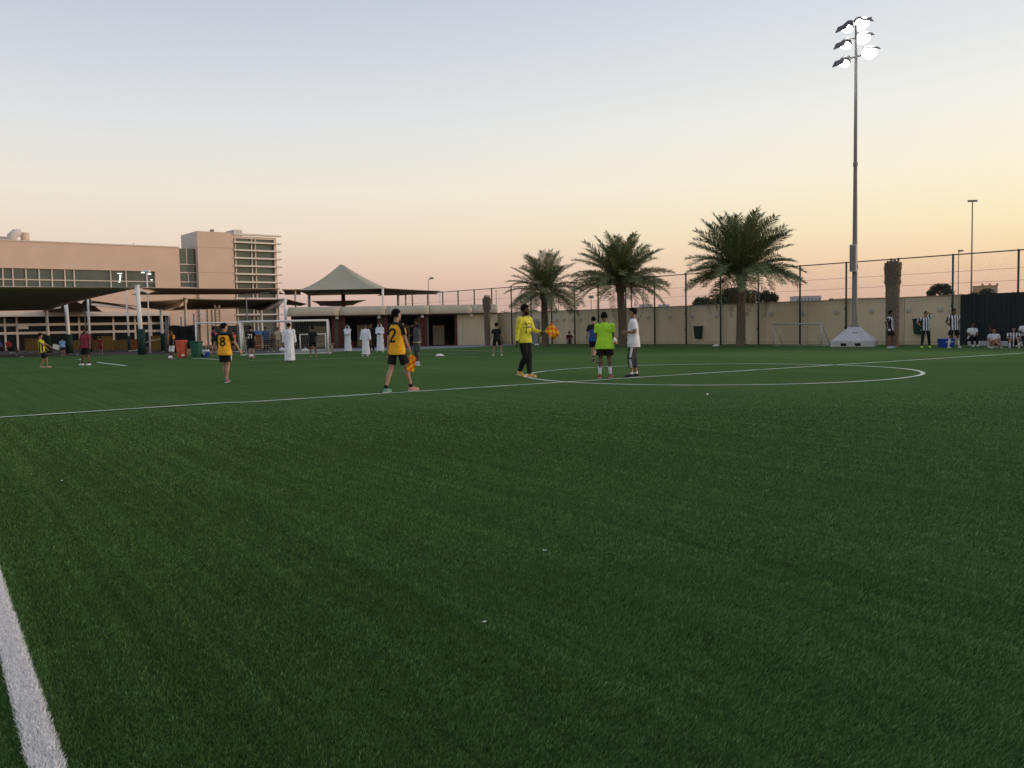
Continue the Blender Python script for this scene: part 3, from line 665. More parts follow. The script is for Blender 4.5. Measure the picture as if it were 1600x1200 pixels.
mb = MB(); mb.box((xs_end + .1, -.0, AE - .098), (bx_[-1], 2.0, AE + .12)); mb.build('shadow_gap', M_dark, row)
for p in (722.5, 757):
    mb = MB(); mb.box((asx(p) - .015, .035, 0), (asx(p) + .015, .0495, AE - .12)); mb.build('panel_joint', M_cap, row)
frames = [457, 520, 530, 537, 592, 600, 604, 658, 664, 712]
for p in frames:
    x = asx(p); mb = MB(); mb.box((x - .11, -.05, -.05), (x + .11, .15, AE + .05)); mb.build('frame_post', M_redsteel, row, bevel=.01)
for a, b in ((457, 530), (537, 600), (604, 658), (664, 712)):
    mb = MB(); mb.box((asx(a) + .112, -.03, AE - .16), (asx(b) - .112, .13, AE + .02)); mb.build('lintel', M_redsteel, row)
    xm = (asx(a) + asx(b)) / 2; wd = (asx(b) - asx(a))
    mb = MB(); mb.box((xm - wd * .21, 2.5, 0), (xm + wd * .17, 2.62, 1.75 + random.uniform(-.1, .15))); mb.build('bay_panel', M_awn, row)
    for sx in (-1, 1):
        mb = MB(); x0 = xm + sx * wd * .43; x1 = xm + sx * wd * .27
        mb.grid(lambda u, v, x0=x0, x1=x1: (x0 + (x1 - x0) * u, 1.6 + .09 * math.sin(u * 22), .05 + (AE - .3) * v), 24, 2); mb.build('curtain', M_black, row)
    mb = MB(); mb.box((asx(a), 2.7, -.02), (asx(b), 2.99, .35)); mb.build('kick_board', M_redsteel, row)
for p in (526, 597, 661.5):
    x = asx(p); mb = MB(); mb.box((x - .42, 0.16, -.05), (x + .42, .30, AE)); mb.build('pier', M_trunk, row)
for p, y in ((527, 493.5), (592.5, 493.5), (660, 492), (736, 495)):
    x = asx(p); mb = MB(); mb.box((x - .12, -.32, AE - .32), (x + .12, -.08, AE - .06)); mb.build('bulkhead_lamp', M_white, row, bevel=.03)
t = thing('red_bench', 'low dark red bench in front of the awning bays', 'bench', AA + AD * asx(536) + Vector((0, -1.6, 0)), A_rz)
mb = MB(); mb.box((-1.2, -.2, .38), (1.2, .2, .44)); mb.build('seat', M_redsteel, t, bevel=.01)
for x in (-1.0, 1.0):
    mb = MB(); mb.box((x - .05, -.18, 0), (x + .05, .18, .379)); mb.build('leg', M_redsteel, t)

# ================================================================== GOALS
def net_panel(mb, a, b, c, d, nu, nv, w=.006):
    """net strings across quad a-b-c-d as thin ribbons"""
    a, b, c, d = map(Vector, (a, b, c, d)); nn = (b - a).cross(d - a).normalized()
    for i in range(nu + 1):
        p, q = a.lerp(b, i / nu), d.lerp(c, i / nu); s = (b - a).normalized() * w / 2; mb.add([p - s, p + s, q + s, q - s], [(0, 1, 2, 3)])
    for j in range(nv + 1):
        p, q = a.lerp(d, j / nv), b.lerp(c, j / nv); s = (d - a).normalized() * w / 2; mb.add([p - s, p + s, q + s, q - s], [(0, 1, 2, 3)])
M_net = mat('net_cord', (.5, .5, .48), .9, .05)
def goal(label, A, B, H, depth, r=.05, topd=.5, net=True, mt=M_white):
    A, B = Vector(A), Vector(B); A.z = B.z = 0; d = (B - A); Lg = d.length; rz = math.atan2(d.y, d.x)
    t = thing('football_goal', label, 'goal', A, rz, 'football goals round the pitch')
    for x in (0, Lg):
        mb = MB(); mb.tube([(x, 0, 0), (x, 0, H)], r, 12); mb.build('post', mt, t, True)
        mb = MB(); mb.tube([(x, .02, H - .02), (x, topd, H - .05), (x, topd + .12, H - .2), (x, depth, .05)], r * .5, 8); mb.build('stanchion', mt, t, True)
        mb = MB(); mb.tube([(x, 0, r * .5), (x, depth, r * .5)], r * .5, 8); mb.build('side_bar', mt, t, True)
    mb = MB(); mb.tube([(-r, 0, H), (Lg + r, 0, H)], r, 12); mb.build('crossbar', mt, t, True)
    mb = MB(); mb.tube([(0, depth, r * .5), (Lg, depth, r * .5)], r * .5, 8); mb.build('back_bar', mt, t, True)
    if net:
        mb = MB(); nu = int(Lg / .13)
        net_panel(mb, (0, .02, H - .03), (Lg, .02, H - .03), (Lg, topd, H - .07), (0, topd, H - .07), nu, 4)
        net_panel(mb, (0, topd, H - .07), (Lg, topd, H - .07), (Lg, depth, .06), (0, depth, .06), nu, int(H / .13))
        for x in (.01, Lg - .01): net_panel(mb, (x, 0, .05), (x, depth, .05), (x, topd, H - .06), (x, .02, H - .06), 8, int(H / .13))
        o = mb.build('net', M_net, t); o['kind'] = 'stuff'
    return t
gl_, gr_ = G(377, 556), G(507, 554.0); gr_ = Vector((gr_.x, gl_.y + .4, 0))
H1 = zat(507, 500.5, gr_.y)
goal('large white goal with net frame at the far left end', gl_, gr_, H1, 1.5, .06, .55)
# white ground rail lying along the mouth of the large goal
goal('white goal standing behind the green wheelie bin', G(307.5, 552), G(307.5, 552) + Vector((3.0, .6, 0)), zat(307.5, 505, G(307.5, 552).y), 1.2, .05, .5)
goal('small white goal inside right half of the large goal', G(469.5, 548.5), G(469.5, 548.5) + Vector((1.7, .3, 0)), 1.15, .8, .035, .1)
goal('small faint white goal against the cream wall by the mast', G(1208.5, 540.6), G(1283, 540.8), zat(1210, 506.5, G(1208, 540.6).y), 1.0, .035, .05, mt=M_conc)

# ================================================================== CLUTTER ROUND THE LEFT GOAL
def P(px, py): return G(px, py)
M_redbin = mat('red_barrel', (.56, .10, .05), .5, .1, 4)
t = thing('red_barrel', 'red orange plastic barrel beside the green wheelie bin', 'barrel', P(284.5, 559))
mb = MB(); mb.tube([(0, 0, 0), (0, 0, .05), (0, 0, .5), (0, 0, .88), (0, 0, .95)], [.23, .25, .29, .31, .31], 18); mb.build('body', M_redbin, t, True)
mb = MB(); mb.tube([(0, 0, .951), (0, 0, 1.0)], [.33, .32], 18); mb.build('rim', M_redbin, t)
mb = MB(); mb.box((.1, -.34, .1), (.24, -.27, .2)); mb.build('tap', M_whitemetal, t)
M_wheelie = mat('wheelie_green', (.02, .11, .06), .45, .1, 4)
t = thing('wheelie_bin', 'green plastic wheelie bin between red barrel and blue cooler', 'wheelie bin', P(307.5, 558.5), rad(-8))
mb = MB(); mb.frustum((0, 0, .06), (.215, .23), (.25, .28), .80); mb.build('body', M_wheelie, t, bevel=.03)
mb = MB(); mb.box((-.28, -.32, .865), (.28, .32, .93)); lid = mb.build('lid', M_wheelie, t, bevel=.025)
mb = MB(); mb.tube([(-.22, .40, .86), (.22, .40, .86)], .02, 6); mb.build('handle', M_wheelie, lid)
for sx in (-1, 1):
    mb = MB(); mb.tube([(sx * .24 - .02, .2, .09), (sx * .24 + .03, .2, .09)], .09, 12); mb.build('wheel', M_black, t)
M_blue = mat('cooler_blue', (.02, .05, .33), .45, .08, 4)
def cooler(label, p, w, d, h, rz=0):
    t = thing('cooler_box', label, 'cooler', p, rz)
    mb = MB(); mb.frustum((0, 0, 0), (w * .46, d * .46), (w * .5, d * .5), h * .72); mb.build('body', M_blue, t, bevel=.025)
    mb = MB(); mb.box((-w * .52, -d * .52, h * .721), (w * .52, d * .52, h)); l = mb.build('lid', M_white if 'white' in label else M_blue, t, bevel=.03)
    mb = MB(); mb.tube([(-w * .3, -d * .56, h * .55), (-w * .3, -d * .62, h * .62), (w * .3, -d * .62, h * .62), (w * .3, -d * .56, h * .55)], .015, 6); mb.build('handle', M_white, t)
    mb = MB(); mb.box((-.06, -d * .51, h * .35), (.06, -d * .478, h * .55)); mb.build('label_patch', M_white, t)
cooler('blue cooler with white lid right of the green bin', P(320.5, 558), .42, .36, .42)
cooler('blue cooler box behind the legs of the right striped player', P(1478, 542.5), .62, .45, .42, rad(10))
t = thing('wooden_crate', 'small pale wooden crate between red barrel and green bin', 'crate', P(298.5, 554.5))
for i in range(3):
    mb = MB(); mb.box((-.3, -.2, .02 + i * .13), (.3, -.17, .12 + i * .13)); mb.build('slat', M_wood, t)
mb = MB(); mb.box((-.28, -.168, .02), (.28, .2, .38)); mb.build('crate_body', M_wood, t)
# black netted cage
c = P(266, 551.0); cz = zat(270, 508, c.y)
t = thing('netted_cage', 'black netted storage cage behind the bins', 'cage', c)
for x in (0, .7, 1.4, 2.1):
    mb = MB(); mb.tube([(x, 0, 0), (x, 0, cz)], .03, 6); mb.build('post', M_black, t)
mb = MB(); mb.grid(lambda u, v: (2.1 * u, .05 + .05 * math.sin(u * 17 + v * 5), (cz - .06 + .05 * math.sin(u * 9)) * v), 30, 8); mb.build('front_cloth', M_black, t, True)
mb = MB(); mb.grid(lambda u, v: (2.1 * u, .05 + 1.5 * v, cz - .08 + .08 * math.sin(u * 14 + v * 4)), 16, 8); mb.build('top_cloth', M_black, t, True)
M_brownnet = mat('brown_netting', (.035, .028, .022), .95, .5, 1.6)
t = thing('windbreak', 'dark brown windbreak netting behind number eight player', 'windbreak', P(321, 551) + Vector((0, 1.5, 0)))
wz = zat(340, 508, P(321, 551).y + 1.5)
for k in range(3):
    mb = MB(); mb.grid(lambda u, v, k=k: (.95 * (k + u), .04 * math.sin(u * 8 + k), .05 + (wz - .06 - .06 * 4 * u * (1 - u)) * v), 10, 3); mb.build('netting', M_brownnet, t, True)
for k in range(4):
    mb = MB(); mb.tube([(.95 * k, -.05, 0), (.95 * k, -.05, wz + .03)], .03, 6); mb.build('post', M_wood, t)
# climbing frame and poles
c = P(320, 547); c.y = 66; c.x = at(320, 540, 66).x
t = thing('climbing_frame', 'wooden climbing frame with ladder bars above the windbreak', 'climbing frame', (c.x, 66, 0))
tops = [(311.5, 486), (324, 483), (331, 484), (336.5, 477), (343.5, 477)]
for px, py in tops:
    mb = MB(); x = at(px, 500, 66).x - c.x; mb.tube([(x, 0, 0), (x, 0, zat(px, py, 66))], .065, 8); mb.build('post', M_wood, t)
xa, xb = at(336.5, 500, 66).x - c.x, at(343.5, 500, 66).x - c.x
for py in (480, 485, 490, 495, 500, 506, 512):
    z = zat(340, py, 66); mb = MB(); mb.tube([(xa, -.07, z), (xb, -.07, z)], .03, 6); mb.build('rung', M_wood, t)
xa, xb = at(311.5, 500, 66).x - c.x, at(324, 500, 66).x - c.x
for py in (490, 497, 504):
    z = zat(318, py, 66); mb = MB(); mb.tube([(xa, -.07, z), (xb, -.07, z)], .04, 6); mb.build('rung', M_whitemetal, t)
for k, (px, py) in enumerate(((259.5, 496), (265, 497), (283, 496), (289, 499), (303, 491), (258, 503))):
    x = at(px, 500, 66).x; t = thing('thin_pole', ['first', 'second', 'third', 'fourth', 'fifth', 'lowest'][k] + ' thin grey pole rising behind the black cage, counted from left', 'pole', (x, 66, 0), 0, 'thin poles behind the cage')
    z = zat(px, py, 66); mb = MB(); mb.tube([(0, 0, 0), (0, 0, z)], .05, 7); mb.build('shaft', M_steel, t, True)
    mb = MB(); mb.tube([(0, 0, z), (0, 0, z + .04)], .065, 7); mb.build('cap', M_steel, t)
# yellow barriers
def barrier(label, px, py, w, h, mt, rz=0.0, d=None):
    p = P(px, py)
    if d: p = at(px, 540, d); p.z = 0
    t = thing('barrier_panel', label, 'barrier', p, rz, 'yellow and orange barriers along the paving')
    for x in (-w / 2, w / 2):
        mb = MB(); mb.tube([(x, 0, 0), (x, 0, h)], .035, 6); mb.build('upright', mt, t)
    for z in (.18, h):
        mb = MB(); mb.tube([(-w / 2, 0, z), (w / 2, 0, z)], .035, 6); mb.build('rail', mt, t)
    mb = MB(); mb.grid(lambda u, v: (-w / 2 + w * u, .02 + .01 * math.sin(u * 9), .2 + (h - .22) * v), 8, 2); mb.build('infill', mt, t)
    for x in (-w / 2, w / 2):
        mb = MB(); mb.box((x - .03, -.3, 0), (x + .03, .3, .04)); mb.build('foot', M_black, t)
barrier('yellow framed barrier behind the yellow striped boy', 52, 551, 1.3, 1.15, M_yellow)
barrier('yellow barrier left of the maroon shirted man', 122, 549, 1.5, .95, M_yellow)
barrier('orange barrier just right of the maroon shirted man', 148, 548, 1.0, .95, M_orangep)
barrier('tall yellow framed barrier beside the small maroon child', 165, 549, 1.25, 1.25, M_yellow)
barrier('long yellow barrier between the maroon child and padded column', 190, 548, 1.9, .9, M_yellow)
barrier('orange barrier left of the thick padded column', 210, 548, 1.0, .95, M_orangep)
barrier('dull yellow barrier right of the thick padded column', 243, 548, .9, 1.2, M_yellow)
barrier('orange barrier behind black number 21 player', 403, 548, .55, 1.15, M_orangep)
barrier('brown barrier left of black number 21 player', 383, 548, .55, 1.15, M_redsteel)
barrier('dark yellow barrier left of the walking man in white', 427, 548, 1.4, 1.1, M_yellow, d=72)
# rope
t = thing('white_rope', 'white rope sagging between the padded columns', 'rope', P(203, 549))
b0 = P(203, 549); pts = []
for u in range(25):
    f = u / 24; px = 202 + 54 * f; py = 548 - 6 * min(1, f * 2.2) - 24 * max(0, f - .25) ** 1.1 + 2 * math.sin(f * 9)
    pts.append(at(px, py, b0.y) - b0)
mb = MB(); mb.tube(pts, .03, 6); mb.build('strand', M_white, t, True)
mb = MB(); mb.ell(pts[0], (.05, .05, .05)); mb.build('end_knot', M_white, t)
# benches by the goal, blue awning, bag
def bench(label, px, py, L_, rz=0):
    t = thing('wooden_bench', label, 'bench', P(px, py), rz)
    for k in range(3):
        mb = MB(); mb.box((-L_ / 2, -.2 + k * .135, .42), (L_ / 2, -.08 + k * .135, .46)); mb.build('plank', M_wood, t)
    for x in (-L_ * .4, L_ * .4):
        mb = MB(); mb.box((x - .04, -.18, 0), (x + .04, .2, .419)); mb.build('leg', M_wood, t)
bench('long wooden bench behind the net of the large goal', 424, 549.5, 3.4)
bench('wooden bench behind the blue cooler and number eight', 340, 552.5, 1.7)
bench('wooden bench right of the small goal by awnings', 505, 547, 1.6)
t = thing('blue_parasol', 'small flat blue canopy above black number 21 player', 'canopy', (at(404, 540, 66).x, 66, 0))
z = zat(404, 517, 66)
mb = MB(); mb.frustum((0, 0, z - .42), (.75, .5), (.62, .4), .42); mb.build('canopy', mat('blue_canvas', (.07, .18, .42), .8, .1, 3), t)
for x in (-.6, .6):
    mb = MB(); mb.tube([(x, 0, 0), (x, 0, z - .4)], .03, 6); mb.build('pole', M_steel, t)
def bag(label, px, py, r, col):
    mb = MB(); rng = random.Random(px); n, m = 12, 8
    mb.ell((0, 0, r[2] * .9), r, n, m); mb.v = [(x * rng.uniform(.88, 1.1), y * rng.uniform(.88, 1.1), max(0, z)) for x, y, z in mb.v]
    t = thing('bag', label, 'bag', P(px, py)); mb.build('sack', cloth(col), t, True)
    mb = MB(); mb.tube([(-r[0] * .4, 0, r[2] * 1.6), (0, 0, r[2] * 2.2), (r[0] * .4, 0, r[2] * 1.6)], .02, 6); mb.build('strap', cloth(col), t)
bag('white crumpled bag on the turf by the small goal', 477, 551.5, (.24, .2, .15), (.6, .6, .6))
bag('white bag at the end of the long wooden bench', 441, 549.5, (.22, .18, .14), (.6, .6, .6))
# grey L shaped lamp post above the goal, thin street lights
def lamp_post(label, px, top, d, r=.06, arm=0.0, head=(.5, .18), double=False, mt=M_steel, group='lamp posts'):
    x = at(px, 500, d).x; z = zat(px, top, d)
    t = thing('lamp_post', label, 'lamp post', (x, d, 0), 0, group)
    mb = MB(); mb.tube([(0, 0, -.1), (0, 0, z)], [r, r * .6], 8); mb.build('pole', mt, t, True)
    if arm:
        mb = MB(); mb.tube([(0, 0, z - .05), (arm, 0, z)], r * .5, 6); mb.build('arm', mt, t)
    for sx in ((-1, 1) if double else (1,)):
        mb = MB(); cx = arm + (sx * head[0] * .55 if double else 0); mb.box((cx - head[0] / 2, -.15, z), (cx + head[0] / 2, .15, z + head[1])); mb.build('lamp_head', mt, t, bevel=.03)
lamp_post('grey post with short arm above the main goal', 386, 459, 74, .085, 1.6, (.6, .06))
lamp_post('slim white lamp post beside the thick padded column', 232.5, 425, 66, .07, .0, (.5, .12), mt=M_whitemetal)
lamp_post('tall far lamp mast with flat head at right of floodlight', 1517, 315.5, 150, .16, 0, (.75, .32), True)
lamp_post('lower far lamp post left of the tall right mast', 1496.5, 393, 130, .09, .3, (.7, .22))
lamp_post('lamp post rising behind the middle palm crown', 987, 369, 110, .10, .3, (.8, .25))
lamp_post('small distant lamp post between left and middle palm', 924, 466, 160, .10, 0, (.9, .5))
lamp_post('thin lamp post right of the peaked tent', 671, 436, 110, .06, .4, (.5, .2))
for k, (px, top) in enumerate(((776, 455), (815, 452), (873, 462), (1005.5, 428), (1118, 441), (1181, 428))):
    lamp_post(['first', 'second', 'third', 'fourth', 'fifth', 'sixth'][k] + ' thin bare mast beyond the fence, counted from left', px, top, 95, .05, 0, (.12, .1), group='thin masts beyond the fence')

# ================================================================== FAR BACKGROUND
def far_block(name, label, px0, px1, top, d, mt, dep=12, rows=3, cols=6, pins=False, win=None):
    a, b = at(px0, 500, d), at(px1, 500, d); z = zat((px0 + px1) / 2, top, d); w = b.x - a.x
    t = thing(name, label, 'building', (a.x, d, 0))
    mb = MB(); mb.box((0, 0, -.1), (w, dep, z)); mb.build('wall', mt, t)
    mb = MB(); mb.box((-.2, -.2, z), (w + .2, dep + .2, z + .35)); mb.build('parapet', mt, t)
    for r in range(rows):
        for c in range(cols):
            x = w * (c + .5) / cols; zz = z - 3.0 - r * 3.4
            if zz < 1: continue
            mb = MB(); mb.box((x - w / cols * .28, -.06, zz), (x + w / cols * .28, -.004, zz + 2.0)); mb.build('window', win or M_glass, t)
    if pins:
        for x in (0, w / 2, w):
            mb = MB(); mb.frustum((x, .4, z + .35), (.4, .4), (.15, .15), .9); mb.build('pinnacle', mt, t)
M_hazewhite = mat('hazed_block', (.42, .42, .46), .9, .05); M_hazewin = mat('hazed_window', (.22, .23, .27), .5, .05)  # distance haze is mixed into these wall and window colours
M_ochre = mat('ochre_block', (.42, .28, .17), .9, .05)
far_block('far_building', 'distant pale block with window columns over the wall', 1244, 1283, 463.0, 620, M_hazewhite, 14, 3, 7, win=M_hazewin)
far_block('far_building', 'long low brownish distant block behind floodlight mast', 1316, 1432, 466.5, 330, M_ochre, 12, 1, 12, win=M_hazewin)
far_block('far_building', 'distant ochre building with pinnacles above the dark screen', 1535, 1558, 447, 360, M_ochre, 8, 2, 3, True, win=M_hazewin)
far_block('far_building', 'distant pale block seen right of the middle palm', 1002, 1020, 476, 620, M_hazewhite, 10, 1, 3, win=M_hazewin)
far_block('far_building', 'distant pale low block right of lamp behind middle palm', 1032, 1046, 476.5, 620, M_hazewhite, 10, 1, 3, win=M_hazewin)
def leaf_mat(name, a, b):
    m, N, L, bs_ = principled(name, .75, .15)
    at_ = N.new('ShaderNodeAttribute'); at_.attribute_name = 'shade'; cr = N.new('ShaderNodeValToRGB'); L.new(at_.outputs['Fac'], cr.inputs[0])
    cr.color_ramp.elements[0].color = a + (1,); cr.color_ramp.elements[1].color = b + (1,); L.new(cr.outputs[0], bs_.inputs['Base Color']); return m
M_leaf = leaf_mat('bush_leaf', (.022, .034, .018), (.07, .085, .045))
M_frond = leaf_mat('palm_leaflet', (.068, .095, .042), (.25, .27, .14))
M_frondold = leaf_mat('dry_palm_leaflet', (.09, .065, .035), (.20, .15, .085))
M_bark = mat('bark', (.10, .075, .055), .95, .3, 6)
def tri_cloud(name, C, size, rs, mt, parent, shade):
    n = len(C); A = rs.normal(size=(n, 3)); A /= np.linalg.norm(A, axis=1)[:, None]; B = rs.normal(size=(n, 3)); B = np.cross(A, B); B /= np.linalg.norm(B, axis=1)[:, None]
    s = size * rs.uniform(.6, 1.3, n)[:, None]
    V = np.stack([C - A * s * .5 - B * s * .25, C + A * s * .1 - B * s * .35, C + A * s * .8, C + A * s * .1 + B * s * .35], 1).astype(np.float32)
    me = bpy.data.meshes.new(name); me.vertices.add(n * 4); me.loops.add(n * 4); me.polygons.add(n)
    me.vertices.foreach_set('co', V.ravel()); me.loops.foreach_set('vertex_index', np.arange(n * 4, dtype=np.int32))
    me.polygons.foreach_set('loop_start', np.arange(0, n * 4, 4, dtype=np.int32)); me.polygons.foreach_set('loop_total', np.full(n, 4, np.int32))
    a_ = me.attributes.new('shade', 'FLOAT', 'POINT'); a_.data.foreach_set('value', np.repeat(shade, 4).astype(np.float32))
    me.update(); me.materials.append(mt); return link_mesh(name, me, parent)
def bush_tree(label, px, top, d, w, seed, n=2600, squash=.75):
    rs = np.random.RandomState(seed); x = at(px, 500, d).x; z = zat(px, top, d)
    t = thing('bushy_tree', label, 'tree', (x, d, 0), 0, 'trees beyond the fence')
    r = w / 2; cz_ = z - r * squash
    mb = MB(); mb.tube([(0, 0, -.1), (.1, 0, cz_ * .5), (0, .1, cz_)], [.28, .2, .14], 8); tr = mb.build('trunk', M_bark, t, True)
    for k in range(5):
        a = k * 1.3; mb = MB(); mb.tube([(0, 0, cz_ * .6), (r * .5 * math.cos(a), r * .5 * math.sin(a), cz_ + r * .2)], [.1, .04], 5); mb.build('limb', M_bark, tr, True)
    cl = []
    for k in range(34):
        v = rs.normal(size=3); v /= np.linalg.norm(v); v[2] = abs(v[2]) * 1.0 - .25; cl.append(np.array([v[0] * r * .72, v[1] * r * .72, cz_ + v[2] * r * squash * .8]))
    cl = np.array(cl); idx = rs.randint(0, len(cl), n); q = rs.normal(size=(n, 3)); q /= np.linalg.norm(q, axis=1)[:, None]; q *= (rs.uniform(0, 1, n) ** .4)[:, None] * r * .34
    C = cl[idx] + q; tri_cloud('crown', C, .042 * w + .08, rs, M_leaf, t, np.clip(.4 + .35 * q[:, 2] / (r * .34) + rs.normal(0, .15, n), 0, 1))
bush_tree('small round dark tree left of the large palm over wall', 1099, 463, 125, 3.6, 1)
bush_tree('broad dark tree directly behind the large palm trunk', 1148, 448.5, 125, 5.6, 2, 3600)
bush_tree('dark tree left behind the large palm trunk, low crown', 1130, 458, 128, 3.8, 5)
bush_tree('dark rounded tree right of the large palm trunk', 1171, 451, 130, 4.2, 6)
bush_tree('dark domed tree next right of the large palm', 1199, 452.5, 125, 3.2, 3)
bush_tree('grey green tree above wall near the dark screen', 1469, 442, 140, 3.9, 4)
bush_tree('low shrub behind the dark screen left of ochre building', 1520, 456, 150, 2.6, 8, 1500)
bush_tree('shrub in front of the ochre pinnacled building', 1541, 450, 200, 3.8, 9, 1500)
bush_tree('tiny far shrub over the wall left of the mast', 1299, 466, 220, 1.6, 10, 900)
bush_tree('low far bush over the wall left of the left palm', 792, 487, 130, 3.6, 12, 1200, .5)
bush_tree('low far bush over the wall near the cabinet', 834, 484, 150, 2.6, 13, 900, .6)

# ================================================================== DATE PALMS
def frond_mesh(name, L_, droop, mt, seed, n=70, leaf=.58):
    rs = np.random.RandomState(seed); V = []; F = []; S = []
    def pt(f):     # arch in the x-z plane, starting along +x
        a = -droop * f ** 1.5; return np.array([L_ * f * math.cos(a * .62), 0, L_ * f * math.sin(a * .62)])
    # rachis
    prev = None
    for i in range(13):
        f = i / 12; p = pt(f); w = .022 * (1 - f * .85)
        b = len(V); V += [p + (0, w, 0), p + (0, -w, 0), p + (0, 0, w * 1.4)]; S += [.9] * 3
        if prev is not None: F += [(prev, prev + 1, b + 1, b), (prev + 1, prev + 2, b + 2, b + 1), (prev + 2, prev, b, b + 2)]
        prev = b
    for i in range(n):
        f = .14 + .86 * (i + rs.uniform(0, .6)) / n
        f = min(f, 1); p = pt(f); t = pt(min(1, f + .02)) - pt(max(0, f - .02)); t /= np.linalg.norm(t); up = np.array([-t[2], 0, t[0]])
        l = leaf * (0.55 + .75 * math.sin(PI * min(1, f * .92 + .06))) * rs.uniform(.8, 1.15)
        for sy in (-1, 1):
            d = t * rs.uniform(.45, .8) + np.array([0, sy, 0]) * rs.uniform(.6, .9) + up * rs.uniform(.05, .55); d /= np.linalg.norm(d)
            q1 = p + d * l * .55; q2 = p + d * l + np.array([0, 0, -.22 * l])
            w = t * .026
            b = len(V); V += [p - w * .6, p + w * .6, q1 + w, q1 - w, q2]; sh = np.clip(.45 + rs.normal(0, .2), 0, 1); S += [sh] * 5
            F += [(b, b + 1, b + 2, b + 3), (b + 3, b + 2, b + 4)]
    me = bpy.data.meshes.new(name); me.from_pydata([tuple(v) for v in V], [], F); me.update(); me.materials.append(mt)
    a_ = me.attributes.new('shade', 'FLOAT', 'POINT'); a_.data.foreach_set('value', np.array(S, np.float32)); return me
FR = [frond_mesh('frond', 3.4, dr, M_frond, k) for k, dr in enumerate((.22, .5, .8, 1.05, .36, .65))]
FRD = [frond_mesh('dry_frond', 3.0, 1.5, M_frondold, 20, 34, .36), frond_mesh('dry_frond', 2.8, 1.8, M_frondold, 21, 34, .34)]
def boots(mb, z0, z1, rfun, out, nper=11, dz=.13, rng=random, tip=0.0):
    z = z0; k = 0
    while z < z1:
        r = rfun(z)
        for i in range(nper):
            a = 2 * PI * (i + .5 * (k % 2)) / nper + rng.uniform(-.06, .06); o = out * rng.uniform(.6, 1.3)
            ca, sa = math.cos(a), math.sin(a); w = PI * r / nper * .86
            def pp(rr, ww, zz): return (ca * rr - sa * ww, sa * rr + ca * ww, zz)
            hz = dz * (1.15 + tip * rng.uniform(.3, 1))
            mb.add([pp(r * .97, -w, z), pp(r * .97, w, z), pp(r + o, w * .45, z + hz), pp(r + o, -w * .45, z + hz), pp(r * .9, w * .6, z + hz), pp(r * .9, -w * .6, z + hz)],
                   [(0, 1, 2, 3), (3, 2, 4, 5), (0, 3, 5), (1, 4, 2)])
        z += dz; k += 1
def palm(label, px, py, crown_px, crown_py, top, span, nf, seed, r0=.27, r1=.23, dry=2, low=-30):
    rng = random.Random(seed); b = P(px, py); d = b.y; th = zat(crown_px, crown_py, d)
    dx = at(crown_px, crown_py, d).x - b.x
    t = thing('date_palm', label, 'palm tree', b, 0, 'date palms in front of the cream wall')
    rf = lambda z: r0 * (1.12 - .5 * min(1, z / .7) * .25) + (r1 - r0) * z / th
    mb = MB(); mb.tube([(dx * (i / 10) ** 1.5, 0, -.05 + (th + .25) * i / 10) for i in range(11)], [rf(th * i / 10) * .96 for i in range(11)], 14)
    boots(mb, 0.02, th - .1, rf, .060, 10, .15, rng=rng)
    boots(mb, th - .5, th + .35, lambda z: r1 * 1.05, .13, 10, .12, rng, 1.0)
    mb.v = [(x + dx * max(0, min(1.1, z / th)) ** 1.5, y, z) if i >= 14 * 11 else (x, y, z) for i, (x, y, z) in enumerate(mb.v)]
    mb.build('trunk', M_trunk, t)
    for i in range(nf):
        f = (i + .5) / nf; el = rad(86 - (86 - low) * f ** .82 + rng.uniform(-6, 6)); az = i * 2.39996 + rng.uniform(-.25, .25)
        k = 0 if el > rad(62) else (rng.choice((0, 4, 1)) if el > rad(38) else (rng.choice((1, 5, 2)) if el > rad(5) else rng.choice((5, 2))))
        o = link_mesh('frond', FR[k], t); o.location = (dx + .1 * math.cos(az), .1 * math.sin(az), th + .25 - .25 * f)
        o.rotation_euler = (rng.uniform(-.5, .5), -el, az); sc_ = span / 3.4 * rng.uniform(.86, 1.08); o.scale = (sc_, sc_, sc_)
    for i in range(dry):
        az = rng.uniform(0, 2 * PI); o = link_mesh('dry_frond', FRD[i % 2], t); o.location = (dx + .15 * math.cos(az), .15 * math.sin(az), th - .05)
        o.rotation_euler = (rng.uniform(-.4, .4), rad(5), az); o.scale = (.9, .9, .9)
palm('left date palm with drooping fan crown behind the yellow shirted man', 852, 540.3, 850, 458, 388, 2.8, 60, 31, .22, .20, 1, -16)
palm('middle date palm with dense crown behind the three men', 973, 541, 969, 446, 352, 3.2, 82, 32, .24, .21, 4, 2)
palm('largest date palm, rightmost of the three, left of small goal', 1157.5, 541.5, 1159, 430, 318, 3.4, 88, 33, .23, .21, 5, 5)
def stump(label, px, py, top, w0, w1, seed):
    rng = random.Random(seed); b = P(px, py); H = zat(px, top, b.y)
    t = thing('palm_stump', label, 'palm trunk', b, 0, 'cut palm trunks without crowns')
    rf = lambda z: w0 + (w1 - w0) * (z / H) ** 2
    mb = MB(); mb.tube([(0, 0, -.05 + (H - .2) * i / 8) for i in range(9)], [rf((H - .25) * i / 8) * .95 for i in range(9)], 14); boots(mb, 0, H * .72, rf, .04, 11, .13, rng)
    mb.build('trunk', M_trunk, t)
    mb = MB(); boots(mb, H * .72, H - .25, lambda z: rf(z) * 1.02, .09, 10, .12, rng, .8); boots(mb, H - .45, H - .2, lambda z: w1 * .7, .05, 8, .12, rng, 2.0); boots(mb, H - .35, H - .1, lambda z: w1 * .4, .0, 6, .13, rng, 2.0)
    mb.build('cut_stubs', M_trunk, t)['kind'] = 'stuff'
stump('thick cut palm trunk behind the leftmost striped player', 1394, 541.3, 409, .30, .36, 41)
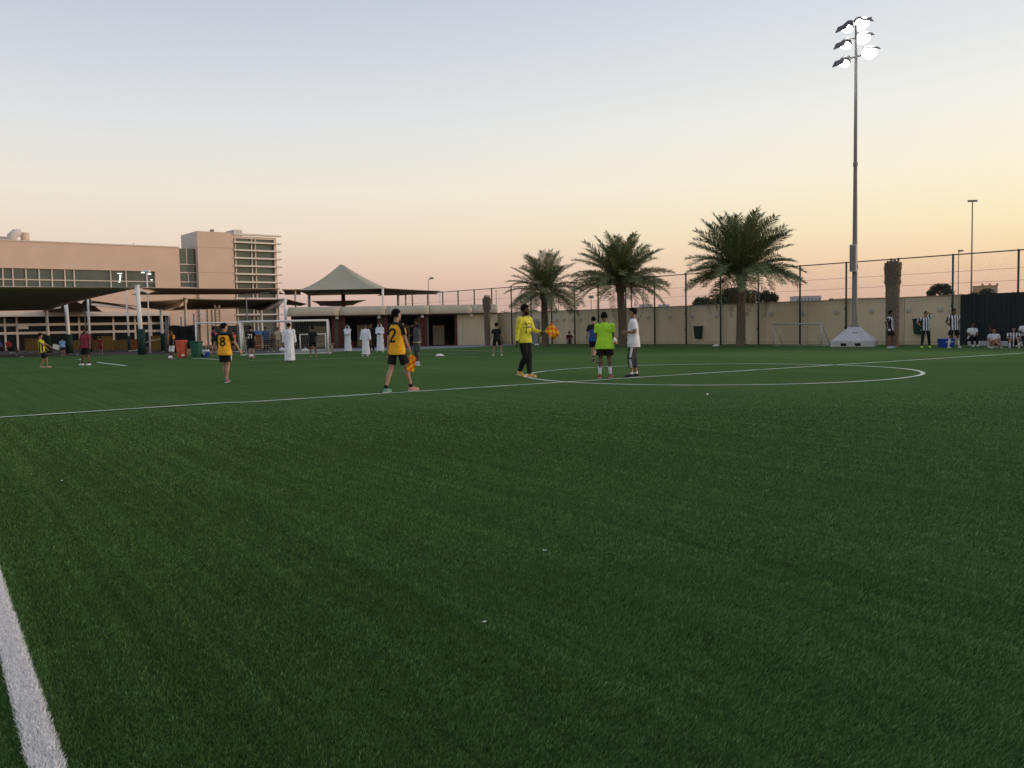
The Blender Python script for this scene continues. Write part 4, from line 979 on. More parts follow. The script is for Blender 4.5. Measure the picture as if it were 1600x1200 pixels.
stump('cut palm trunk without crown at the right end of the awnings', 762, 540, 464, .20, .27, 42)

# ================================================================== PEOPLE
SKIN = {'light': (.36, .215, .15), 'tan': (.27, .15, .095), 'brown': (.15, .078, .048), 'dark': (.075, .042, .028)}
_sk = {k: mat('skin_' + k, c, .55, .08, 8, spec=.3) for k, c in SKIN.items()}
M_hair = mat('black_hair', (.006, .0055, .005), .85, .3, 40, .4, 80, spec=.1)
M_eye = mat('eye', (.02, .015, .012), .2, .05); M_lip = mat('lip', (.16, .06, .05), .5, .05)
def striped_mat(name, a, b, n_per_m, axis='X', thin=.5):
    m, N, L, bs_ = principled(name, .85, .15)
    tc = N.new('ShaderNodeTexCoord'); sp = N.new('ShaderNodeSeparateXYZ'); L.new(tc.outputs['Object'], sp.inputs[0])
    mu = N.new('ShaderNodeMath'); mu.operation = 'MULTIPLY_ADD'; L.new(sp.outputs[axis], mu.inputs[0]); mu.inputs[1].default_value = n_per_m; mu.inputs[2].default_value = .25
    fr = N.new('ShaderNodeMath'); fr.operation = 'FRACT'; L.new(mu.outputs[0], fr.inputs[0])
    gt = N.new('ShaderNodeMath'); gt.operation = 'GREATER_THAN'; L.new(fr.outputs[0], gt.inputs[0]); gt.inputs[1].default_value = thin
    mx = N.new('ShaderNodeMixRGB'); L.new(gt.outputs[0], mx.inputs[0]); mx.inputs[1].default_value = a + (1,); mx.inputs[2].default_value = b + (1,)
    L.new(mx.outputs[0], bs_.inputs['Base Color']); return m
def split_mat(name, a, b, z):      # colour a below height z, b above (a yoke sewn across the shoulders)
    m, N, L, bs_ = principled(name, .85, .15)
    tc = N.new('ShaderNodeTexCoord'); sp = N.new('ShaderNodeSeparateXYZ'); L.new(tc.outputs['Object'], sp.inputs[0])
    nz = N.new('ShaderNodeTexNoise'); nz.inputs['Scale'].default_value = 9; L.new(tc.outputs['Object'], nz.inputs['Vector'])
    gt = N.new('ShaderNodeMath'); gt.operation = 'GREATER_THAN'; L.new(sp.outputs['Z'], gt.inputs[0]); gt.inputs[1].default_value = z
    mx = N.new('ShaderNodeMixRGB'); L.new(gt.outputs[0], mx.inputs[0]); mx.inputs[1].default_value = a + (1,); mx.inputs[2].default_value = b + (1,)
    vr = N.new('ShaderNodeMapRange'); L.new(nz.outputs['Fac'], vr.inputs[0]); vr.inputs[3].default_value = .8; vr.inputs[4].default_value = 1.15
    sc_ = N.new('ShaderNodeVectorMath'); sc_.operation = 'SCALE'; L.new(mx.outputs[0], sc_.inputs[0]); L.new(vr.outputs[0], sc_.inputs['Scale'])
    L.new(sc_.outputs[0], bs_.inputs['Base Color']); return m
M_stripe = striped_mat('black_white_stripes', (.62, .62, .64), (.018, .018, .026), 8.5)
M_ystripe = striped_mat('black_yellow_stripes', (.62, .55, .05), (.014, .014, .014), 9, 'Y')

def ik(a, b, l1, l2, pole):
    a, b, pole = Vector(a), Vector(b), Vector(pole); d = b - a; L_ = d.length
    if L_ > (l1 + l2) * .999: b = a + d * ((l1 + l2) * .999 / L_); d = b - a; L_ = d.length
    if L_ < abs(l1 - l2) + .02: L_ = abs(l1 - l2) + .02
    x = (l1 * l1 - l2 * l2 + L_ * L_) / (2 * L_); h = math.sqrt(max(0, l1 * l1 - x * x)); n = d.normalized()
    q = pole - n * pole.dot(n); q = q.normalized() if q.length > 1e-5 else n.orthogonal()
    return a + n * x + q * h, b
_wr = bpy.data.textures.new('wrinkle', 'CLOUDS'); _wr.noise_scale = .13; _wr.noise_depth = 2
def remesh(o, vox, it=3):
    m = o.modifiers.new('r', 'REMESH'); m.mode = 'VOXEL'; m.voxel_size = vox; m.use_smooth_shade = True
    if it: s = o.modifiers.new('s', 'SMOOTH'); s.iterations = it; s.factor = .5
    if o.name.split('.')[0] in ('shirt', 'shorts', 'trousers', 'robe', 'sleeve'):
        d = o.modifiers.new('wrinkle', 'DISPLACE'); d.texture = _wr; d.texture_coords = 'LOCAL'; d.strength = .034; d.mid_level = .42
    return o
DIG = {'2': [[(-.3, .3), (-.22, .44), (0, .5), (.22, .44), (.3, .28), (.22, .08), (-.05, -.2), (-.3, -.47), (.32, -.47)]],
       '1': [[(-.2, .3), (.05, .5), (.05, -.5)]],
       '8': [[(0, .03), (-.22, .12), (-.26, .28), (-.16, .44), (0, .49), (.16, .44), (.26, .28), (.22, .12), (0, .03), (-.25, -.1), (-.31, -.27), (-.2, -.43), (0, -.49), (.2, -.43), (.31, -.27), (.25, -.1), (0, .03)]]}
def stroke(pts, w, step=.012):
    out = []
    for a, b in zip(pts[:-1], pts[1:]):
        a, b = Vector(a), Vector(b); n = max(1, int((b - a).length / step))
        for i in range(n): out.append(a.lerp(b, i / n))
    out.append(Vector(pts[-1])); V = []
    for i, p in enumerate(out):
        d = (out[min(i + 1, len(out) - 1)] - out[max(i - 1, 0)]).normalized(); nn = Vector((-d.y, d.x)) * w / 2
        V += [p + nn, p - nn]
    return V, [(2 * i, 2 * i + 1, 2 * i + 3, 2 * i + 2) for i in range(len(out) - 1)]
def decal(name, strokes, w, bvh, cx, cz, mt, parent, back=True, off=.006):
    mb = MB()
    for st in strokes:
        V, F = stroke(st, w); W = []
        for v in V:
            x = cx + (-v.x if not back else v.x); z = cz + v.y      # seen from outside
            o = Vector((x, -1.5 if back else 1.5, z)); hit = bvh.ray_cast(o, Vector((0, 1 if back else -1, 0)))
            y = hit[0].y if hit[0] is not None else (-.1 if back else .1)
            W.append((x, y - off if back else y + off, z))
        mb.add(W, F)
    return mb.build(name, mt, parent)
def ring_torso(mb, O, up, lat, rows, n=16):
    """stack of elliptic rings round the spine; rows of (height, rx, ry, forward shift)"""
    fw = up.cross(lat); fw = -fw if fw.y < 0 and abs(fw.y) > .2 else fw
    pts = [O + up * h + fw * f for h, rx, ry, f in rows]; mb.tube(pts, [(rx, ry) for h, rx, ry, f in rows], n, lat=lat)

def person(label, px, py, H, heading, skin='tan', shirt=None, bottom=None, robe=None, shoes=(.03, .03, .03), socks=None, hair=True, scarf=None, build=1.0,
           feet=None, hands=None, hip=(0, 0, None), lean=(0, 0), head=(0, 0), toes=(0, 0), near=False, face=False, group=None, elbow=(0, -1, -.15), pos=None, kid=False, knee=(0, 1, 0), lift=(0, 0), beard=False):
    k = H / 1.75; p0 = Vector(pos) if pos else P(px, py)
    t = thing('person', label, 'person', p0, rad(heading), group)
    vox = .0115 if near else .018
    S = lambda v: Vector(v) * k
    sk = _sk[skin]
    feet = feet or ((-.11, 0, .085), (.11, .02, .085)); hands = hands or ((-.26, .06, .82), (.26, .06, .82))
    hz = hip[2] if hip[2] is not None else .915
    hipc = Vector((hip[0], hip[1], hz))
    up = Vector((lean[1], lean[0], 1)).normalized(); lat = Vector((1, 0, -lean[1])); lat = (lat - up * lat.dot(up)).normalized(); fw = up.cross(lat)
    if fw.y < 0: fw = -fw
    bw = build
    sh = {}; el = {}; wr = {}; hp = {}; kn = {}; an = {}
    hk = 1.12 if kid else 1.0        # children have larger heads
    for i, s in enumerate((-1, 1)):
        hp[s] = hipc + lat * (s * .092) ; kn[s], an[s] = ik(hp[s], feet[i], .425, .415, Vector(knee) + Vector((s * .08, 0, 0)))
        sh[s] = hipc + up * .515 + lat * (s * .175 * bw) ; el[s], wr[s] = ik(sh[s], hands[i], .29, .255, Vector(elbow) + Vector((s * .35, 0, 0)))
    neck = hipc + up * .565; hy = Matrix.Rotation(rad(head[0]), 3, 'Z') @ Matrix.Rotation(rad(head[1]), 3, 'X')
    hc = neck + up * .055 + hy @ Vector((0, .02, .115 * hk))
    # ---- body: one continuous surface
    mb = MB()
    ring_torso(mb, hipc, up, lat, [(-.09, .07, .06, 0), (-.05, .14 * bw, .10, 0), (.02, .16 * bw, .11, 0), (.14, .14 * bw, .098, 0), (.30, .158 * bw, .108, .01), (.42, .165 * bw, .105, .005), (.50, .14 * bw, .08, 0), (.545, .075, .06, 0), (.57, .055, .055, 0)])
    mb.tube([neck - up * .04, neck + up * .03, hc - hy @ Vector((0, .012, .05))], [.060, .054, .052], 10)
    e = lambda c, r: mb.ell(hc + hy @ (Vector(c) * hk), tuple(x * hk for x in r), 12, 8, hy)
    e((0, -.008, .025), (.074, .093, .092)); e((0, .022, -.045), (.058, .066, .075)); e((0, .088, -.022), (.013, .022, .020)); e((0, .080, .0), (.011, .015, .03)); e((0, .062, -.105), (.03, .022, .018))
    for s in (-1, 1): e((s * .077, -.005, -.012), (.011, .02, .031)); e((s * .034, .072, .016), (.024, .012, .008))
    for i, s in enumerate((-1, 1)):
        fa = (wr[s] - el[s]).normalized(); ua = (el[s] - sh[s]).normalized()
        mb.tube([sh[s] - ua * .03 - lat * s * .02, sh[s] + ua * .05, sh[s].lerp(el[s], .55), el[s], el[s].lerp(wr[s], .3), wr[s] - fa * .02, wr[s] + fa * .01],
                [.040, .052 * bw, .046 * bw, .040, .042 * bw, .028, .026], 10)
        # hand: palm, four fingers of unequal length with a bend, thumb from the side of the palm
        inn = Vector((-s, .2, 0)); inn = (inn - fa * inn.dot(fa)).normalized(); side = fa.cross(inn).normalized()
        fwd = side if side.dot(fw) > 0 else -side
        if abs(fwd.dot(Vector((0, 1, 0)))) < .1: fwd = side
        w0 = wr[s]; mb.tube([w0, w0 + fa * .045, w0 + fa * .09], [(.028, .018), (.04, .016), (.038, .014)], 10, lat=fwd)
        for q, (o, l) in enumerate(((.030, .062), (.010, .072), (-.010, .067), (-.029, .052))):
            b0 = w0 + fa * .082 + fwd * o; b1 = b0 + (fa * .95 + inn * .2).normalized() * l * .55; b2 = b1 + (fa * .6 + inn * .75).normalized() * l * .5
            mb.tube([b0, b1, b2], [.0092, .0088, .0075], 6)
        b0 = w0 + fa * .02 + fwd * .026; b1 = b0 + (fa * .6 + fwd * .75).normalized() * .045; mb.tube([b0, b1, b1 + (fa * .9 + inn * .3).normalized() * .035], [.012, .0105, .0085], 6)
        sd = (an[s] - kn[s]).normalized()
        calf = kn[s].lerp(an[s], .32) - fw * .015
        mb.tube([hp[s] + Vector((0, 0, .03)), hp[s].lerp(kn[s], .3), hp[s].lerp(kn[s], .75), kn[s], calf, kn[s].lerp(an[s], .75), an[s]],
                [.088 * bw, .088 * bw, .064 * bw, .054, .057 * bw, .038, .036], 12)
        a = rad(toes[i]); fd = Vector((math.sin(-a), math.cos(a), 0)); li = lift[i]
        toe = an[s] + fd * .165 * math.cos(li) + Vector((0, 0, -.055 - .14 * math.sin(li))); heel = an[s] - fd * .045 + Vector((0, 0, -.045 + .0 * li))
        mb.tube([heel, an[s] + fd * .03 + Vector((0, 0, -.04 - .03 * math.sin(li))), an[s] + fd * .10 * math.cos(li) + Vector((0, 0, -.05 - .09 * math.sin(li))), toe], [(.028, .032), (.036, .036), (.042, .026), (.03, .016)], 10, lat=fd.cross(Vector((0, 0, 1))))
        feet_dat = (fd, toe, heel)
        # shoe
        if shoes is not None:
            sb = MB(); sb.tube([heel - fd * .018, heel + fd * .03, an[s] + fd * .06 + Vector((0, 0, -.045 - .05 * math.sin(li))), an[s] + fd * .12 * math.cos(li) + Vector((0, 0, -.052 - .10 * math.sin(li))), toe + fd * .012, toe + fd * .022],
                               [(.028, .034), (.040, .046), (.045, .044), (.050, .034), (.036, .026), (.012, .012)], 12, lat=fd.cross(Vector((0, 0, 1))))
            sb.v = [tuple(S(v)) for v in sb.v]; so = sb.build('shoe', cloth(shoes if not isinstance(shoes[0], tuple) else shoes[i], .6), t, True)
            ub = MB(); lo = min(v[2] for v in sb.v)
            ub.tube([heel - fd * .02 + Vector((0, 0, -.034)), an[s] + fd * .06 + Vector((0, 0, -.078 - .06 * math.sin(li))), toe + fd * .018 + Vector((0, 0, -.018))], [(.036, .010), (.046, .010), (.034, .010)], 10, lat=fd.cross(Vector((0, 0, 1))))
            ub.v = [tuple(S(v)) for v in ub.v]; ub.build('sole', M_white if sum(shoes if not isinstance(shoes[0], tuple) else shoes[i]) > .3 else cloth((.5, .5, .5)), so, True)
        if socks:
            col, fr = socks; kb = MB(); q0 = kn[s].lerp(an[s], 1 - fr)
            chain = [kn[s].lerp(an[s], 1 - fr + (fr * .98) * j / 5) - fw * .013 * max(0, 1 - abs((1 - fr + fr * j / 5) - .32) * 3) for j in range(6)]
            rr = [(.043 + .020 * max(0, 1 - abs((1 - fr + fr * j / 5) - .32) * 2.2)) for j in range(6)]
            kb.tube(chain, rr, 12); kb.v = [tuple(S(v)) for v in kb.v]; ko = kb.build('sock', cloth(col), t, True)
            if fr > .7:
                rb = MB(); rb.tube([chain[0].lerp(chain[1], .5), chain[0].lerp(chain[1], .85)], [rr[0] + .008, rr[0] + .009], 12); rb.v = [tuple(S(v)) for v in rb.v]; rb.build('sock_band', cloth((.02, .02, .03)), ko)
    mb.v = [tuple(S(v)) for v in mb.v]
    remesh(mb.build('body', sk, t, True), vox, 2)
    # ---- hair / scarf
    if hair:
        hb = MB(); n, m = 16, 10; vs = []; fs = []
        hb.ell((0, 0, 0), (1, 1, 1), n, m); keep = []
        for f in hb.f:
            c = sum((Vector(hb.v[i]) for i in f), Vector()) / len(f)
            lim = (.28 if c.y > .45 else (-.12 if c.y > -.1 else -.62))
            if c.z > lim: keep.append(f)
        hv = [S(hc + hy @ (Vector((x * .080, y * .098 - .012, z * .097 + .030)) * hk * (1 + random.uniform(-.02, .03)))) for x, y, z in hb.v]
        h2 = MB(); h2.v = [tuple(v) for v in hv]; h2.f = keep; o = h2.build('hair', M_hair if hair is True else cloth(hair), t, True); so = o.modifiers.new('s', 'SOLIDIFY'); so.thickness = -.014 * k
    if scarf:
        hb = MB(); hb.ell((0, 0, 0), (1, 1, 1), 16, 10); keep = []
        for f in hb.f:
            c = sum((Vector(hb.v[i]) for i in f), Vector()) / len(f)
            if c.z > (.30 if c.y > .5 else -.75): keep.append(f)
        h2 = MB(); h2.v = [tuple(S(hc + hy @ Vector((x * .094, y * .112 - .010, z * .108 + .028)))) for x, y, z in hb.v]; h2.f = keep
        h2.tube([S(hc + hy @ Vector((0, -.06, .02))), S(hc + Vector((0, -.075, -.10))), S(hc - fw * .085 + Vector((0, 0, -.24))), S(hc - fw * .10 + Vector((0, 0, -.40)))], [(S((.085, 0, 0)).x, .05 * k), (.10 * k, .05 * k), (.15 * k, .055 * k), (.17 * k, .05 * k)], 12, lat=lat)
        for s in (-1, 1): h2.tube([S(hc + hy @ Vector((s * .085, .0, .0))), S(hc + Vector((s * .10, .01, -.12))), S(hc + fw * .04 + Vector((s * .12, 0, -.26)))], [.035 * k, .04 * k, .035 * k], 8)
        remesh(h2.build('headscarf', cloth(scarf), t, True), .02, 1)
    if face:
        for s in (-1, 1):
            eb = MB(); eb.ell(S(hc + hy @ (Vector((s * .031, .081, .0)) * hk)), (.013 * k, .008 * k, .008 * k), 8, 6); eb.build('eye', M_eye, t, True)
            eb = MB(); c0 = hc + hy @ (Vector((s * .033, .086, .019)) * hk); eb.ell(S(c0), (.020 * k, .007 * k, .005 * k), 8, 6, hy); eb.build('eyebrow', M_hair, t, True)
        eb = MB(); eb.ell(S(hc + hy @ (Vector((0, .083, -.062)) * hk)), (.024 * k, .010 * k, .008 * k), 10, 6, hy); eb.build('mouth', M_lip, t, True)
    if beard:
        eb = MB(); eb.ell(S(hc + hy @ Vector((0, .034, -.080))), (.060 * k, .062 * k, .052 * k), 12, 8, hy); eb.build('beard', M_hair, t, True)
    # ---- clothes
    out = {}
    if bottom:
        col, ln = bottom[0], bottom[1]; bag = bottom[2] if len(bottom) > 2 else 1.0
        pb = MB(); ring_torso(pb, hipc, up, lat, [(-.10, .10 * bw, .085, 0), (-.05, .162 * bw, .12, 0), (.03, .165 * bw, .122, 0), (.10, .150 * bw, .108, 0)])
        for s in (-1, 1):
            ch = []; rr = []
            if ln <= 1:
                for j in range(6): ch.append(hp[s].lerp(kn[s], ln * j / 5) + lat * s * .006); rr.append((.096 - .002 * j + .006 * (j == 5)) * bw * (1 + .12 * (bag - 1) * j))
            else:
                for j in range(5): ch.append(hp[s].lerp(kn[s], j / 5)); rr.append((.098 - .005 * j) * bw)
                ch.append(kn[s]); rr.append(.073 * bag)
                q = ln - 1
                for j in range(1, 5): ch.append(kn[s].lerp(an[s], q * j / 4) - fw * .01 * (j < 3)); rr.append((.070 - .004 * j) * bag)
            pb.tube([ch[0] + Vector((0, 0, .03))] + ch, [rr[0] * .9] + rr, 14)
        pb.v = [tuple(S(v)) for v in pb.v]; o = remesh(pb.build('shorts' if ln <= 1 else 'trousers', cloth(col), t, True), .014 if near else .02, 2); out['bottom'] = o
        if len(bottom) > 3:      # side stripe
            for s in (-1, 1):
                sb = MB(); end = kn[s].lerp(an[s], ln - 1) if ln > 1 else hp[s].lerp(kn[s], ln)
                pts = [hp[s].lerp(kn[s], .16) + lat * s * .088 * bw, hp[s].lerp(kn[s], min(ln, 1) * .5) + lat * s * .110 * bw] + ([kn[s] + lat * s * .080] if ln > 1 else []) + [end + lat * s * (.103 if ln <= 1 else .072)]
                sb.tube(pts, [(.010, .028)] * len(pts), 8, lat=lat); sb.v = [tuple(S(v)) for v in sb.v]; sb.build('side_stripe', cloth(bottom[3]), o, True)
    if shirt:
        col = shirt['col']; loose = shirt.get('loose', 1.0); hem = shirt.get('hem', -.10)
        m_ = col if not isinstance(col, tuple) else cloth(col)
        tb = MB(); ring_torso(tb, hipc, up, lat, [(hem, .212 * bw * loose, .150 * loose, 0), (hem + .08, .206 * bw * loose, .148 * loose, 0), (.12, .178 * bw * loose, .134 * loose, 0), (.28, .178 * bw, .130, .008), (.40, .188 * bw, .125, .004), (.475, .192 * bw, .108, 0), (.530, .140 * bw, .085, 0), (.560, .072, .068, 0), (.572, .066, .064, 0)], 20)
        raw = MB(); raw.v = [tuple(S(v)) for v in tb.v]; raw.f = tb.f
        bvh = BVHTree.FromPolygons([Vector(v) for v in raw.v], raw.f)
        sh_o = raw.build('shirt', m_, t, True); remesh(sh_o, .013 if near else .02, 2); out['shirt'] = sh_o; out['bvh'] = bvh
        sl_ = shirt.get('sleeve', .62); sc_ = shirt.get('scol', col); sm_ = sc_ if not isinstance(sc_, tuple) else cloth(sc_)
        for s in (-1, 1):
            eb = MB(); ua = (el[s] - sh[s]).normalized()
            if sl_ <= 1:
                ch = [sh[s] - lat * s * .06 + up * .004, sh[s] + ua * .03 + up * .003, sh[s].lerp(el[s], sl_ * .6), sh[s].lerp(el[s], sl_)]; rr = [.066, .074 * bw, .069 * bw, .071 * bw]
            else:
                ch = [sh[s] - ua * .04 - lat * s * .035, sh[s] + ua * .03, sh[s].lerp(el[s], .6), el[s], el[s].lerp(wr[s], .5), el[s].lerp(wr[s], sl_ - 1)]; rr = [.062, .076 * bw, .062 * bw, .056, .050, .040]
            eb.tube(ch, rr, 14); eb.v = [tuple(S(v)) for v in eb.v]; so = eb.build('sleeve', sm_, t, True); remesh(so, .014 if near else .02, 2)
            if shirt.get('trim'):
                rb = MB(); rb.tube([ch[1] + lat * s * .02 + up * .062, ch[2] + lat * s * .070, ch[3] + lat * s * .066], [(.014, .02), (.012, .018), (.01, .014)], 8, lat=lat); rb.v = [tuple(S(v)) for v in rb.v]; rb.build('sleeve_trim', cloth(shirt['trim']), so, True)
        cb = MB(); cb.tube([S(hipc + up * .562), S(hipc + up * .588)], [.066 * k, .060 * k], 14); cb.build('collar', cloth(shirt.get('collar', col if isinstance(col, tuple) else (.02, .02, .03))), sh_o, True)
        if shirt.get('band'):
            rb = MB(); ring_torso(rb, hipc, up, lat, [(hem - .005, .215 * bw * loose, .153 * loose, 0), (hem + .035, .213 * bw * loose, .152 * loose, 0)], 20); rb.v = [tuple(S(v)) for v in rb.v]; rb.build('hem_band', cloth(shirt['band']), sh_o)
        if shirt.get('num'):
            txt, ncol, hgt_, back = shirt['num']; off = -(len(txt) - 1) / 2
            for q, ch_ in enumerate(txt):
                cx = (off + q) * hgt_ * .72 * k
                decal('number', [[(x * hgt_ * .9 * k, y * hgt_ * k) for x, y in st] for st in DIG[ch_]], .045 * k, bvh, cx, (hipc.z + .31) * k, cloth(ncol), sh_o, back, .012)
        for st, w, cc in shirt.get('marks', ()):
            decal('print', [[(x * k, y * k) for x, y in st]], w * k, bvh, 0, (hipc.z + .30) * k, cloth(cc), sh_o, False, .012)
    if robe:
        rb = MB(); bot = .10; foot_c = (Vector((an[-1].x + an[1].x, an[-1].y + an[1].y, 0)) / 2); spread = abs(an[1].y - an[-1].y) * .5
        rows = [Vector((foot_c.x, foot_c.y, bot)), Vector((foot_c.x * .7, foot_c.y * .7, .5)), hipc - up * .04, hipc + up * .14, hipc + up * .32, hipc + up * .43, hipc + up * .49, hipc + up * .53, hipc + up * .575]
        rb.tube(rows, [(.235, .165 + spread), (.205, .15 + spread * .6), (.19 * bw, .145), (.18 * bw, .135), (.19 * bw, .135), (.192 * bw, .122), (.17 * bw, .10), (.11, .08), (.064, .064)], 24, lat=lat)
        # soft folds in the skirt of the robe
        for i, v in enumerate(rb.v):
            if v[2] < hipc.z - .02:
                a = math.atan2(v[1] - foot_c.y, v[0] - foot_c.x); f = 1 + .06 * math.sin(a * 9 + px) * (1 - v[2] / hipc.z); rb.v[i] = (foot_c.x + (v[0] - foot_c.x) * f, foot_c.y + (v[1] - foot_c.y) * f, v[2])
        for s in (-1, 1):
            ua = (el[s] - sh[s]).normalized(); rb.tube([sh[s] - ua * .04 - lat * s * .035, sh[s] + ua * .03, sh[s].lerp(el[s], .6), el[s], el[s].lerp(wr[s], .5), el[s].lerp(wr[s], .96)], [.062, .078, .070, .066, .062, .060], 12)
        rb.v = [tuple(S(v)) for v in rb.v]; remesh(rb.build('robe', cloth(robe), t, True), .017, 2)
        cb = MB(); cb.tube([S(hipc + up * .568), S(hipc + up * .60)], [.064 * k, .058 * k], 14); cb.build('collar', cloth(robe), t, True)
    out['t'] = t; out['wr'] = {s: S(wr[s]) for s in wr}; out['fa'] = {s: (wr[s] - el[s]).normalized() for s in wr}; out['hc'] = S(hc); out['k'] = k
    return out
def to_world(o, v): return Vector(o['t'].location) + Matrix.Rotation(o['t'].rotation_euler[2], 3, 'Z') @ Vector(v)
BK = (.014, .014, .016); WHITE = (.66, .66, .69); ROBE = (.68, .69, .76); YEL = (.80, .40, .03)

# -- the group at the centre circle and the two nearer players
n8 = person('teenager in orange yellow shirt number 8, back to the camera', 353, 597.5, 1.60, -6, 'light', dict(col=split_mat('yoke8', YEL, BK, 1.285), scol=BK, num=('8', BK, .25, True), collar=BK, trim=(.55, .33, .08), loose=1.05, sleeve=.72), (BK, .68, 1.3, WHITE),
       shoes=(.22, .10, .16), socks=((.35, .2, .22), .14), near=True, build=1.02, feet=((-.03, .14, .085), (.045, -.05, .085)), hands=((-.42, .02, .86), (.44, .10, .92)), head=(-40, 0))
n2 = person('young man in orange yellow shirt number 2 walking with a flag', 620, 612.5, 1.80, -38, 'light', dict(col=split_mat('yoke2', YEL, BK, 1.455), scol=BK, num=('2', BK, .27, True), collar=BK, trim=(.62, .36, .06), loose=1.02, sleeve=.68), (BK, .72, 1.3),
       shoes=((.10, .26, .24), (.45, .20, .16)), socks=(BK, .16), near=True, build=.93, feet=((-.13, -.20, .085), (.11, .32, .095)), hands=((-.25, .02, .80), (.16, .24, .90)), hip=(0, .04, .885), head=(-12, 2), toes=(10, -15))
kp = person('tall man in yellow long sleeved shirt and black trousers holding a flag', 821, 589.5, 1.95, -128, 'dark', dict(col=(.66, .60, .06), sleeve=1.97, collar=BK, loose=1.0, hem=-.06,
       marks=[([(-.13, .13), (-.05, .05), (-.09, -.03), (-.12, -.12)], .012, BK), ([(-.14, .08), (-.02, .10), (.10, .09), (.16, .05)], .012, BK), ([(-.16, .0), (-.04, .01), (.12, .0)], .014, BK), ([(-.09, .15), (-.09, -.14)], .012, BK), ([(-.06, .035), (.08, .035)], .045, (.45, .42, .4)), ([(-.05, .035), (.06, .03)], .015, (.3, .03, .05)), ([(.02, .12), (.13, .01)], .01, BK), ([(-.02, -.06), (.06, -.13)], .009, BK)]),
       (BK, 1.95, 1.1), shoes=(.62, .34, .08), near=True, build=1.02, feet=((.05, .17, .085), (-.03, -.20, .15)), hands=((-.22, .32, 1.08), (.25, -.06, .80)), hip=(0, .0, .90), head=(25, -4), toes=(0, 0), lift=(0, .6), face=True, beard=True, elbow=(0, -1, -.4))
rf = person('referee in bright green shirt and white socks, back to the camera', 945.5, 590.5, 1.68, 2, 'brown', dict(col=(.36, .66, .04), loose=1.1, sleeve=.70, hem=-.13), (BK, .70, 1.35),
       shoes=(.25, .06, .06), socks=(WHITE, .86), near=True, build=1.12, feet=((-.14, 0, .085), (.15, 0, .085)), hands=((-.16, .25, 1.02), (.20, .22, .98)), head=(0, -12), toes=(4, -28))
wt = person('man in white shirt and grey three quarter trousers facing left', 990.5, 589.5, 1.77, 78, 'tan', dict(col=WHITE, loose=1.08, sleeve=.78, hem=-.14), ((.048, .052, .056), 1.60, 1.25, WHITE),
       shoes=(.02, .022, .03), socks=(WHITE, .12), near=True, build=1.02, feet=((-.06, .05, .085), (.12, -.06, .085)), hands=((-.17, .17, 1.17), (.16, .18, 1.12)), head=(8, 0), toes=(0, 0), face=True)
rn = person('player in black and blue shirt jogging behind the green referee', 928, 566.5, 1.68, -22, 'light', dict(col=split_mat('blueblack', (.03, .07, .24), BK, 1.22), scol=BK, sleeve=.75), (BK, .68, 1.2, WHITE),
       shoes=(.03, .03, .04), feet=((-.06, .10, .085), (.07, -.30, .28)), hands=((-.30, .02, .86), (.24, .2, 1.02)), hip=(0, .02, .90), lift=(0, 1.1), near=True, head=(20, -5))
# flags
def flag_mat(sz):
    m, N, L, b = principled('chequered_flag', .7, .2)
    uv = N.new('ShaderNodeUVMap'); ck = N.new('ShaderNodeTexChecker'); ck.inputs['Scale'].default_value = sz; L.new(uv.outputs[0], ck.inputs[0])
    ck.inputs[1].default_value = (.85, .52, .02, 1); ck.inputs[2].default_value = (.85, .13, .01, 1); L.new(ck.outputs[0], b.inputs['Base Color']); return m
M_flag = flag_mat(4)
def flag(label, hold, stick_dir, cloth_dir, length=.45, w=.38, hgt=.34, wav=.05, droop=.0):
    t = thing('linesman_flag', label, 'flag', hold, 0, 'orange and yellow linesman flags')
    sd = Vector(stick_dir).normalized(); cd = Vector(cloth_dir); cd = (cd - sd * cd.dot(sd)).normalized(); nn = sd.cross(cd)
    mb = MB(); mb.tube([-sd * .11, sd * length], .011, 8); mb.build('stick', M_wood, t)
    mb = MB(); mb.tube([-sd * .115, sd * .03], .018, 8); mb.build('grip', M_black, t)
    nu, nv = 14, 12
    mb = MB(); mb.grid(lambda u, v: sd * (length - hgt * v * (1 - .15 * u)) + cd * (w * u) + nn * (wav * math.sin(u * 5 + v * 2.2) * u) + Vector((0, 0, -droop * u * u)), nu, nv)
    o = mb.build('cloth', M_flag, t, True); uvl = o.data.uv_layers.new(name='uv'); 
    for pl in o.data.polygons:
        for li in pl.loop_indices:
            vi = o.data.loops[li].vertex_index; uvl.data[li].uv = ((vi % (nu + 1)) / nu, (vi // (nu + 1)) / nv)
    so = o.modifiers.new('s', 'SOLIDIFY'); so.thickness = .003
wp = to_world(kp, kp['wr'][-1] + kp['fa'][-1] * .08)
flag('chequered flag held out by the yellow shirted man', wp, (.45, -.10, .55), (.75, .1, -.55), .36, .30, .30, .10, .10)
wp = to_world(n2, n2['wr'][1] + n2['fa'][1] * .08)
flag('chequered flag hanging from the hand of number 2', wp, (-.30, -.15, -.9), (.75, -.2, .1), .40, .20, .36, .05)
